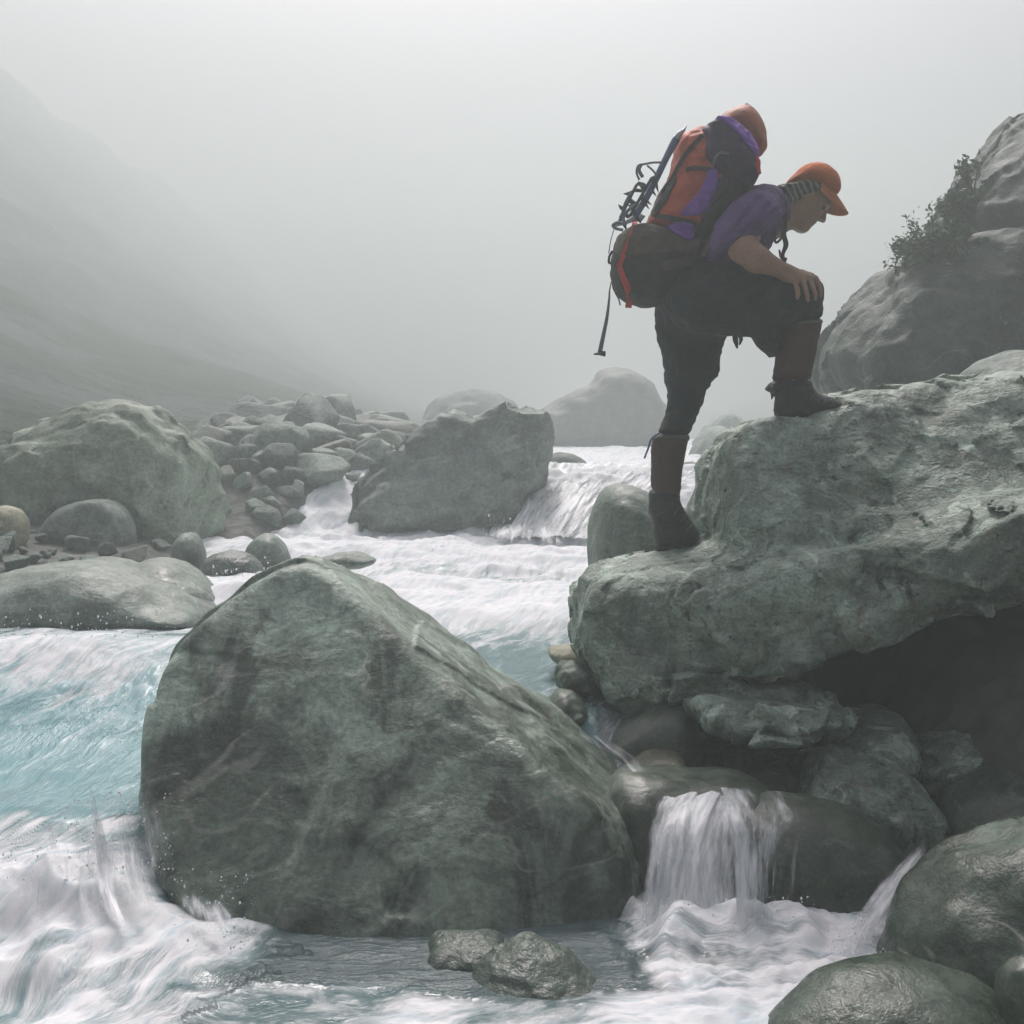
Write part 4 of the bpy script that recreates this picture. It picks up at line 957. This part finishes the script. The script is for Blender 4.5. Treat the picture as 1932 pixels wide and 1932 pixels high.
leg_wear(-.12, [(1335, 1510), (1400, 1495), (1556, 1508), (1574, 1548), (1558, 1620), (1540, 1700), (1512, 1830), (1497, 1925), (1250, 1930), (1260, 1860), (1274, 1790), (1288, 1640), (1312, 1560)],
         [(1328, 1500), (1400, 1486), (1568, 1505), (1582, 1548), (1500, 1568), (1420, 1582), (1338, 1570)],
         [(1262, 1925), (1300, 1905), (1490, 1905), (1515, 1950), (1532, 1985), (1600, 2008), (1650, 2026), (1722, 2050), (1735, 2080), (1690, 2112), (1480, 2172), (1275, 2185), (1264, 2100), (1276, 2040), (1262, 1990)],
         [(1262, 2160), (1268, 2215), (1350, 2208), (1480, 2186), (1600, 2160), (1738, 2100), (1738, 2070), (1690, 2092), (1600, 2122), (1480, 2154), (1350, 2168)],
         [((1530, 1990), (1500, 2040)), ((1570, 2000), (1545, 2055)), ((1610, 2012), (1590, 2065)), ((1500, 1960), (1440, 1990))],
         [(1204, 1978), (1212, 1945), (1258, 1914), (1330, 1902), (1495, 1905), (1516, 1945), (1500, 1975), (1400, 1970), (1330, 1985), (1262, 2000), (1250, 2042), (1246, 1990)])
gf = leg_wear(.10, [(470, 2285), (520, 2255), (700, 2258), (711, 2290), (690, 2370), (668, 2500), (652, 2680), (600, 2700), (466, 2660), (464, 2450)],
         [(468, 2284), (515, 2243), (705, 2248), (718, 2288), (700, 2310), (480, 2312)],
         [(462, 2625), (640, 2640), (660, 2710), (702, 2790), (752, 2860), (782, 2908), (772, 2942), (700, 2968), (560, 3002), (490, 3002), (478, 2900), (480, 2850), (447, 2770), (450, 2690)],
         [(482, 2978), (498, 3026), (560, 3016), (640, 2996), (768, 2952), (788, 2912), (770, 2915), (700, 2946), (560, 2980)],
         [((560, 2760), (500, 2790)), ((650, 2730), (610, 2790)), ((690, 2790), (650, 2840)), ((730, 2850), (690, 2890))],
         [(452, 2640), (470, 2612), (560, 2600), (645, 2612), (660, 2690), (600, 2720), (470, 2720), (446, 2700)])
add('lace', tube_geo(spline([Q(520, 2250, .04), Q(470, 2290, .03), Q(448, 2350, .03), Q(422, 2418, .03)], 14), .004, 6), 'shaft', gf)

# hat: crown, visor, striped neck flap
hat_p = [(1325, 648), (1388, 572), (1450, 515), (1530, 495), (1615, 520), (1678, 590), (1694, 645), (1682, 712), (1605, 690), (1540, 690), (1430, 630)]
crown_f = wrinkle(qpil(hat_p, 0, .108, .07), .003, 14, (1, 1, 1), 2)
hat = sdf('hat', crown_f, *box_q(1290, 1730, 460, 740, -.13, .13), .0045, M['hat'], person)
na, nr = 33, 9; V = []
for k in (0, 1):
    for i in range(na):
        a = math.radians(-88 + 176 * i / (na - 1))
        for j in range(nr):
            t = j / (nr - 1); reach = .078 * max(0, math.cos(a)) ** .75 + .012
            r_f = .082 * math.cos(a) + t * reach * 1.0; s_ = .088 * math.sin(a) + t * .014 * math.sin(a)
            n = .078 - .016 * t - .040 * abs(math.sin(a)) ** 1.6 * (.55 + .45 * t) - .008 * t * t * math.cos(a)
            V.append(H(r_f, n - .004 * k, s_))
Fv = []
n1_ = na * nr
for i in range(na - 1):
    for j in range(nr - 1):
        a = i * nr + j; Fv.append((a, a + nr, a + nr + 1, a + 1)); Fv.append((n1_ + a, n1_ + a + 1, n1_ + a + nr + 1, n1_ + a + nr))
    a = i * nr + nr - 1; Fv.append((a, a + nr, n1_ + a + nr, n1_ + a)); a = i * nr; Fv.append((a + nr, a, n1_ + a, n1_ + a + nr))
for i in (0, na - 1):
    for j in range(nr - 1): a = i * nr + j; Fv.append((a, a + 1, n1_ + a + 1, n1_ + a) if i == 0 else (a + 1, a, n1_ + a, n1_ + a + 1))
mesh('visor', V, Fv, M['visor'], hat)
flap = wrinkle(qpil([(1428, 625), (1500, 640), (1585, 668), (1600, 690), (1530, 705), (1470, 735), (1400, 768), (1352, 800), (1318, 780), (1290, 720), (1258, 665), (1320, 650)], 0, .104, .022), .006, 22, (1, 1, .4), 6)
sdf('neck_flap', flap, *box_q(1230, 1630, 570, 830, -.13, .13), .0045, M['flap'], hat)

# ------------------------------------------------------------------ backpack
pack = empty('backpack', Q(420, 1440, 0))
tag(pack, 'tall loaded orange, purple and dark olive rucksack on the walker\'s back', 'backpack')
bot = qpil([(268, 945), (226, 1040), (199, 1160), (204, 1270), (240, 1352), (300, 1397), (420, 1443), (505, 1430), (620, 1380), (740, 1250), (830, 1060), (830, 1000), (740, 985), (600, 930), (420, 890)], 0, .185, .13)
mn = qpil([(622, 345), (700, 302), (770, 284), (860, 262), (1000, 285), (1100, 385), (1158, 500), (1160, 620), (1060, 700), (960, 790), (860, 960), (800, 1060), (560, 975), (418, 915), (468, 830), (530, 660), (598, 560)], 0, .175, .12)
lid_f = qpil([(778, 284), (845, 240), (940, 250), (1060, 332), (1126, 430), (1160, 560), (1150, 645), (1060, 655), (960, 622), (870, 560), (800, 480), (812, 380)], 0, .195, .09)
bot_w = wrinkle(bot, .008, 9, (1, 1, 1), 1); mn_w = wrinkle(mn, .009, 9, (1, 1, .8), 2); lid_w = wrinkle(lid_f, .010, 9, (1, 1, 1), 3)
PB = box_q(170, 1250, 100, 1470, -.24, .24)
sdf('lower_compartment', bot_w, *PB, .0055, M['char'], pack)
sdf('main_compartment', mn_w, *PB, .0055, M['orange'], pack)
lid_p = QP([(778, 284), (845, 240), (940, 250), (1060, 332), (1126, 430), (1162, 560), (1152, 650), (1060, 668), (960, 640), (868, 575), (840, 540), (790, 470), (818, 380)], -.1)
lid_c = lambda q: smax(np.minimum(mn_w(q), lid_w(q)) - .016, lid_p(q[:, 0], q[:, 2]), .02)
lid = sdf('lid_pocket', lid_c, *PB, .0055, M['dpurple'], pack)
both = lambda q: smin(bot_w(q), mn_w(q), .02)
def panel(name, poly, mat, off=.007, f=both, parent=None):
    p2 = QP(poly, -.1, 1); xs = [a for a, b in poly]; zs = [b for a, b in poly]
    g = lambda q: smax(f(q) - off, p2(q[:, 0], q[:, 2]), .008)
    return sdf(name, g, *box_q(min(xs) - 10, max(xs) + 10, min(zs) - 10, max(zs) + 10, -.24, .24), .0048, M[mat], parent or pack)
panel('side_panel', [(815, 565), (885, 570), (868, 700), (800, 862), (615, 866), (705, 775), (785, 670)], 'purple', .014)
panel('side_panel', [(590, 892), (740, 912), (740, 1000), (695, 1022), (555, 945)], 'purple', .018)
panel('harness_panel', [(868, 600), (1010, 640), (1150, 640), (1040, 720), (960, 790), (850, 960), (800, 1075), (735, 990), (762, 900), (846, 750)], 'char', .009)
panel('harness_panel', [(890, 610), (960, 620), (900, 720), (850, 760)], 'dpurple', .016)
panel('crampon_patch', [(466, 835), (530, 660), (600, 590), (640, 600), (560, 760), (500, 850)], 'char')
panel('front_band', [(415, 880), (600, 925), (750, 988), (800, 1020), (720, 1110), (560, 1095), (380, 1125), (225, 1105), (240, 1020), (270, 940)], 'olive')
panel('lid_band', [(846, 225), (950, 238), (1070, 318), (1134, 420), (1140, 515), (1085, 470), (1000, 372), (925, 292)], 'purple', .024, lambda q: np.minimum(mn_w(q), lid_w(q)), lid)
def on(pts, lift=.014, f=None):
    ff = f or (lambda q: np.minimum(both(q), lid_c(q))); return [lies(ff, a, b, -.4, lift) for a, b in pts]
def strap(pts, w, mat, lift=.013, f=None, name='strap', parent=None): return add(name, ribbon(on(pts, lift, f), w), mat, parent or pack, False)
strap([(690, 542), (740, 532), (800, 535), (872, 548)], .016, 'black')
strap([(492, 842), (560, 852), (640, 866), (700, 882), (764, 902)], .02, 'black')
strap([(800, 318), (750, 375), (690, 445), (640, 530), (590, 620), (540, 690)], .018, 'black')
strap([(318, 838), (360, 872), (350, 930), (318, 1010), (285, 1100), (256, 1172)], [.018, .022, .02, .016, .018, .02], 'red')
strap([(262, 1175), (288, 1250), (318, 1330), (325, 1385), (318, 1440)], [.02, .024, .026, .026], 'red', .012)
strap([(868, 528), (880, 470), (915, 432), (975, 440)], .010, 'greyweb')
strap([(930, 470), (990, 560), (1060, 620), (1130, 640)], .014, 'black')
strap([(545, 1172), (640, 1150), (760, 1140), (860, 1170)], .035, 'olive', .006)
add('strap', ribbon([Q(1122, 392, -.21), Q(1148, 470, -.21), Q(1172, 572, -.2)], [.012, .02, .012]), 'red', pack, False)
dg = add('hanging_strap', ribbon([Q(208, 1270, -.03), Q(196, 1330, -.03), Q(194, 1380, -.03), Q(180, 1500, -.03), Q(158, 1610, -.03), Q(132, 1735, -.03)], [.004, .006, .008, .013, .016, .018]), 'greyweb', pack, False)
add('buckle', join(tube_geo([Q(94, 1741, -.03), Q(130, 1738, -.03), Q(170, 1743, -.03)], [.003, .006, .009], 8), tube_geo([Q(126, 1722, -.03), Q(170, 1728, -.03)], .004, 6)), 'dsteel', dg)
add('strap', tube_geo(spline([Q(232, 1340, -.06), Q(256, 1385, -.06), Q(266, 1424, -.06)], 8), .003, 6), 'shaft', pack)
cs = add('chest_strap', ribbon([Q(1322, 800, -.13), Q(1340, 880, -.14), Q(1328, 960, -.13), Q(1342, 1030, -.13), Q(1322, 1095, -.13), Q(1334, 1160, -.13)], [.018, .012, .018, .02, .012, .016], .005), 'black', pack, False)
add('buckle', tube_geo([Q(1318, 1122, -.135), Q(1346, 1132, -.135)], .010, 8, .5), 'dsteel', cs)
add('chest_strap', ribbon([Q(1262, 940, -.12), Q(1275, 1015, -.12), Q(1312, 985, -.12), Q(1320, 930, -.12)], .010, .004), 'black', pack, False)
add('chest_strap', ribbon([Q(1298, 1062, -.12), Q(1308, 1100, -.12), Q(1322, 1140, -.12)], [.006, .012, .006], .004), 'red', pack, False)
add('hip_belt_end', ribbon([Q(1005, 1600, -.05), Q(1015, 1650, -.05), Q(1026, 1704, -.05)], [.016, .022, .006], .006), 'char', pack, False)
add('hip_belt_end', ribbon([Q(1020, 1605, -.05), Q(1050, 1640, -.05), Q(1040, 1680, -.05)], [.010, .016, .006], .006), 'char', pack, False)
add('cord', tube_geo(spline([Q(228, 920, -.05), Q(205, 1000, -.05), Q(190, 1085, -.05)], 10), .002, 5), 'dsteel', pack)
add('cord', tube_geo(spline([Q(215, 1070, -.05), Q(196, 1105, -.05), Q(192, 1145, -.05), Q(205, 1150, -.05)], 10), .005, 6), 'black', pack)

# rolled bundle under the lid
sk_f = wrinkle(qpil([(828, 275), (900, 200), (980, 152), (1060, 132), (1102, 138), (1160, 190), (1205, 285), (1212, 378), (1218, 415), (1172, 462), (1118, 445), (1000, 345)], 0, .15, .12), .004, 9, (1, 1, 1), 8)
sack = sdf('stuff_sack', sk_f, *box_q(800, 1240, 110, 480, -.2, .2), .005, M['rustbag'])
tag(sack, 'rounded rust orange cloth bundle with small dark knob, strapped on top of the rucksack', 'stuff sack')
add('toggle', tube_geo([Q(1072, 142, 0), Q(1088, 118, 0), Q(1100, 130, 0), Q(1108, 152, 0)], [.012, .007, .008, .012], 8), 'dsteel', sack)
for pts in ([(935, 240), (1000, 205), (1070, 160)], [(1000, 275), (1100, 290), (1195, 292)], [(1120, 350), (1170, 350), (1208, 380)]):
    add('seam', tube_geo([lies(sk_f, a, b, -.4, .001) for a, b in pts], .003, 5), 'brown', sack)

# ice axe strapped to the rucksack
axe = empty('ice_axe', Q(350, 850, -.1))
tag(axe, 'blue shafted ice axe strapped spike up along the back of the rucksack', 'ice axe')
add('shaft', tube_geo(spline([Q(362, 845, -.10), Q(430, 735, -.10), Q(500, 600, -.10), Q(570, 455, -.10), Q(640, 325, -.10)], 16), [.013] * 12 + [.014, .015, .016, .015], 10, .75), 'shaft', axe)
add('spike', tube_geo([Q(630, 345, -.10), Q(655, 305, -.10), Q(680, 285, -.10), Q(700, 243, -.10)], [.015, .012, .006, .0008], 8), 'metal', axe)
add('pick', tube_geo(spline([Q(368, 850, -.10), Q(330, 872, -.10), Q(280, 890, -.10), Q(240, 905, -.10), Q(214, 920, -.10)], 12), np.linspace(.012, .003, 12), 8, .5), 'metal', axe)
add('adze', tube_geo([Q(362, 842, -.10), Q(388, 850, -.10), Q(412, 868, -.10)], [.009, .014, .018], 8, .35), 'metal', axe)
# crampons
def crampon(x0, z0, x1, z1, y, label, flip):
    r = empty('crampon', Q((x0 + x1) / 2, max(z0, z1), y)); tag(r, label, 'crampon')
    a, b = Q(x0, z0, y), Q(x1, z1, y); d = b - a; L = np.linalg.norm(d); d /= L; n = np.cross((0, 1, 0), d) * flip; sdv = np.array((0, .035, 0))
    geo = []
    for s in (-1, 1):
        geo.append(tube_geo(spline([a + s * sdv * .6, a + d * L * .25 + s * sdv, a + d * L * .5 + s * sdv * .7, a + d * L * .8 + s * sdv, b + s * sdv * .6], 14), .006, 6, .6))
    for t in (0., .3, .55, 1.): geo.append(tube_geo([a + d * L * t - sdv * .8, a + d * L * t + sdv * .8], .005, 6))
    add('frame', join(*geo), 'dsteel', r)
    for s in (-1, 1):
        for t in ((0., .3, .52, .9) if s < 0 else (.1, .42, .72, 1.)):
            p = a + d * L * t + s * sdv * .9; n = np.cross((0, 1, 0), d) * flip * (1 if t not in (.3, .72) else -.6) + d * random.Random(int(t * 100) + x0).uniform(-.5, .5); add('spike', tube_geo([p, p + n * .025 + d * .004, p + n * .052 + d * (.016 if t in (0., 1.) else .003)], [.011, .008, .001], 5), 'dsteel', r)
    return r
c1 = crampon(468, 600, 330, 840, -.09, 'upper dark steel crampon lashed points out behind the axe shaft', -1)
crampon(372, 640, 268, 850, -.03, 'lower dark steel crampon hanging outermost on the rucksack', -1)
for pts, w in (([(390, 610), (372, 560), (385, 515), (430, 505), (480, 496), (545, 496)], .0045), ([(440, 515), (475, 545), (505, 582)], .004), ([(400, 510), (388, 545), (412, 592)], .007),
               ([(300, 900), (250, 885), (218, 905), (240, 925), (285, 935)], .006), ([(340, 690), (300, 760), (275, 850)], .006), ([(370, 770), (325, 800), (285, 850), (300, 905)], .007)):
    add('strap', tube_geo(spline([Q(a, b, -.12) for a, b in pts], 18), w, 6, .4), 'greyweb', c1)

# ------------------------------------------------------------------ shrubs on the right bank
def shrub(px, py, Y, reach, n_br, n_leaf, label, size=.06, lean=(-.6, 0, .6), spread=.9):
    rg = np.random.RandomState(int(px + py)); b0 = P(px, py, Y)
    r = empty('shrub', b0); tag(r, label, 'shrub', None)
    tips = []; geo = []
    for i in range(n_br):
        d = np.array(lean) + rg.normal(size=3) * (.42 * spread, .4, .42 * spread); d /= np.linalg.norm(d); L = reach * rg.uniform(.55, 1.)
        mid = b0 + d * L * .5 + rg.normal(size=3) * .04 * reach; tip = b0 + d * L + np.array((0, 0, .08 * reach))
        pts = spline([b0, mid, tip], 8); geo.append(tube_geo(pts, np.linspace(.016, .004, 8) * (reach / .6), 5)); tips += list(pts[3:])
    add('branch', join(*geo), 'bark', r)
    tips = np.array(tips); V, Fc = [], []
    for k in range(n_leaf):
        c = tips[rg.randint(len(tips))] + rg.normal(size=3) * .045 * reach / .6
        u_ = rg.normal(size=3); u_ /= np.linalg.norm(u_); w = np.cross(u_, rg.normal(size=3)); w /= np.linalg.norm(w); s = size * rg.uniform(.6, 1.3)
        b = len(V); V += [c - u_ * s, c + w * s * .38 - u_ * s * .1, c + u_ * s, c - w * s * .38 - u_ * s * .1]; Fc.append((b, b + 1, b + 2, b + 3))
    o = mesh('foliage', V, Fc, M['leaf'], r, smooth=False); o['kind'] = 'stuff'
    return r
shrub(1775, 492, 8.5, .36, 16, 1700, 'leafy shrub leaning out alone over the dark mossy rock face', .022, (-1., 0, .3), .8)
shrub(1800, 470, 8.45, .24, 14, 1500, 'dense low bush in the notch between the two right hand rocks', .026, (-.1, -.3, .5), 1.6)
shrub(1815, 425, 8.6, .26, 12, 1000, 'bush growing at the foot of the towering lighter rock', .026, (-.35, -.3, .75), .9)
shrub(1836, 365, 8.7, .24, 6, 220, 'wispy upright shrub high on the edge of the towering lighter rock', .026, (-.25, 0, 1.), .35)

# ------------------------------------------------------------------ mist
def haze_box():
    x0, x1, y0, y1, z0, z1 = -58, 46, -21, 133, -2.2, 27
    v = [(x, y, z) for x in (x0, x1) for y in (y0, y1) for z in (z0, z1)]
    f = [(0, 1, 3, 2), (4, 6, 7, 5), (0, 4, 5, 1), (2, 3, 7, 6), (0, 2, 6, 4), (1, 5, 7, 3)]
    m = bpy.data.materials.new('mist'); m.use_nodes = True; t = m.node_tree; t.nodes.clear()
    out = t.nodes.new('ShaderNodeOutputMaterial'); pv = t.nodes.new('ShaderNodeVolumePrincipled')
    pv.inputs['Color'].default_value = (.625, .695, .688, 1); pv.inputs['Density'].default_value = HAZE; pv.inputs['Anisotropy'].default_value = .4
    t.links.new(pv.outputs[0], out.inputs['Volume'])
    tag(mesh('haze', np.array(v, float), f, m, loc=np.zeros(3), smooth=False), kind='stuff')
haze_box()
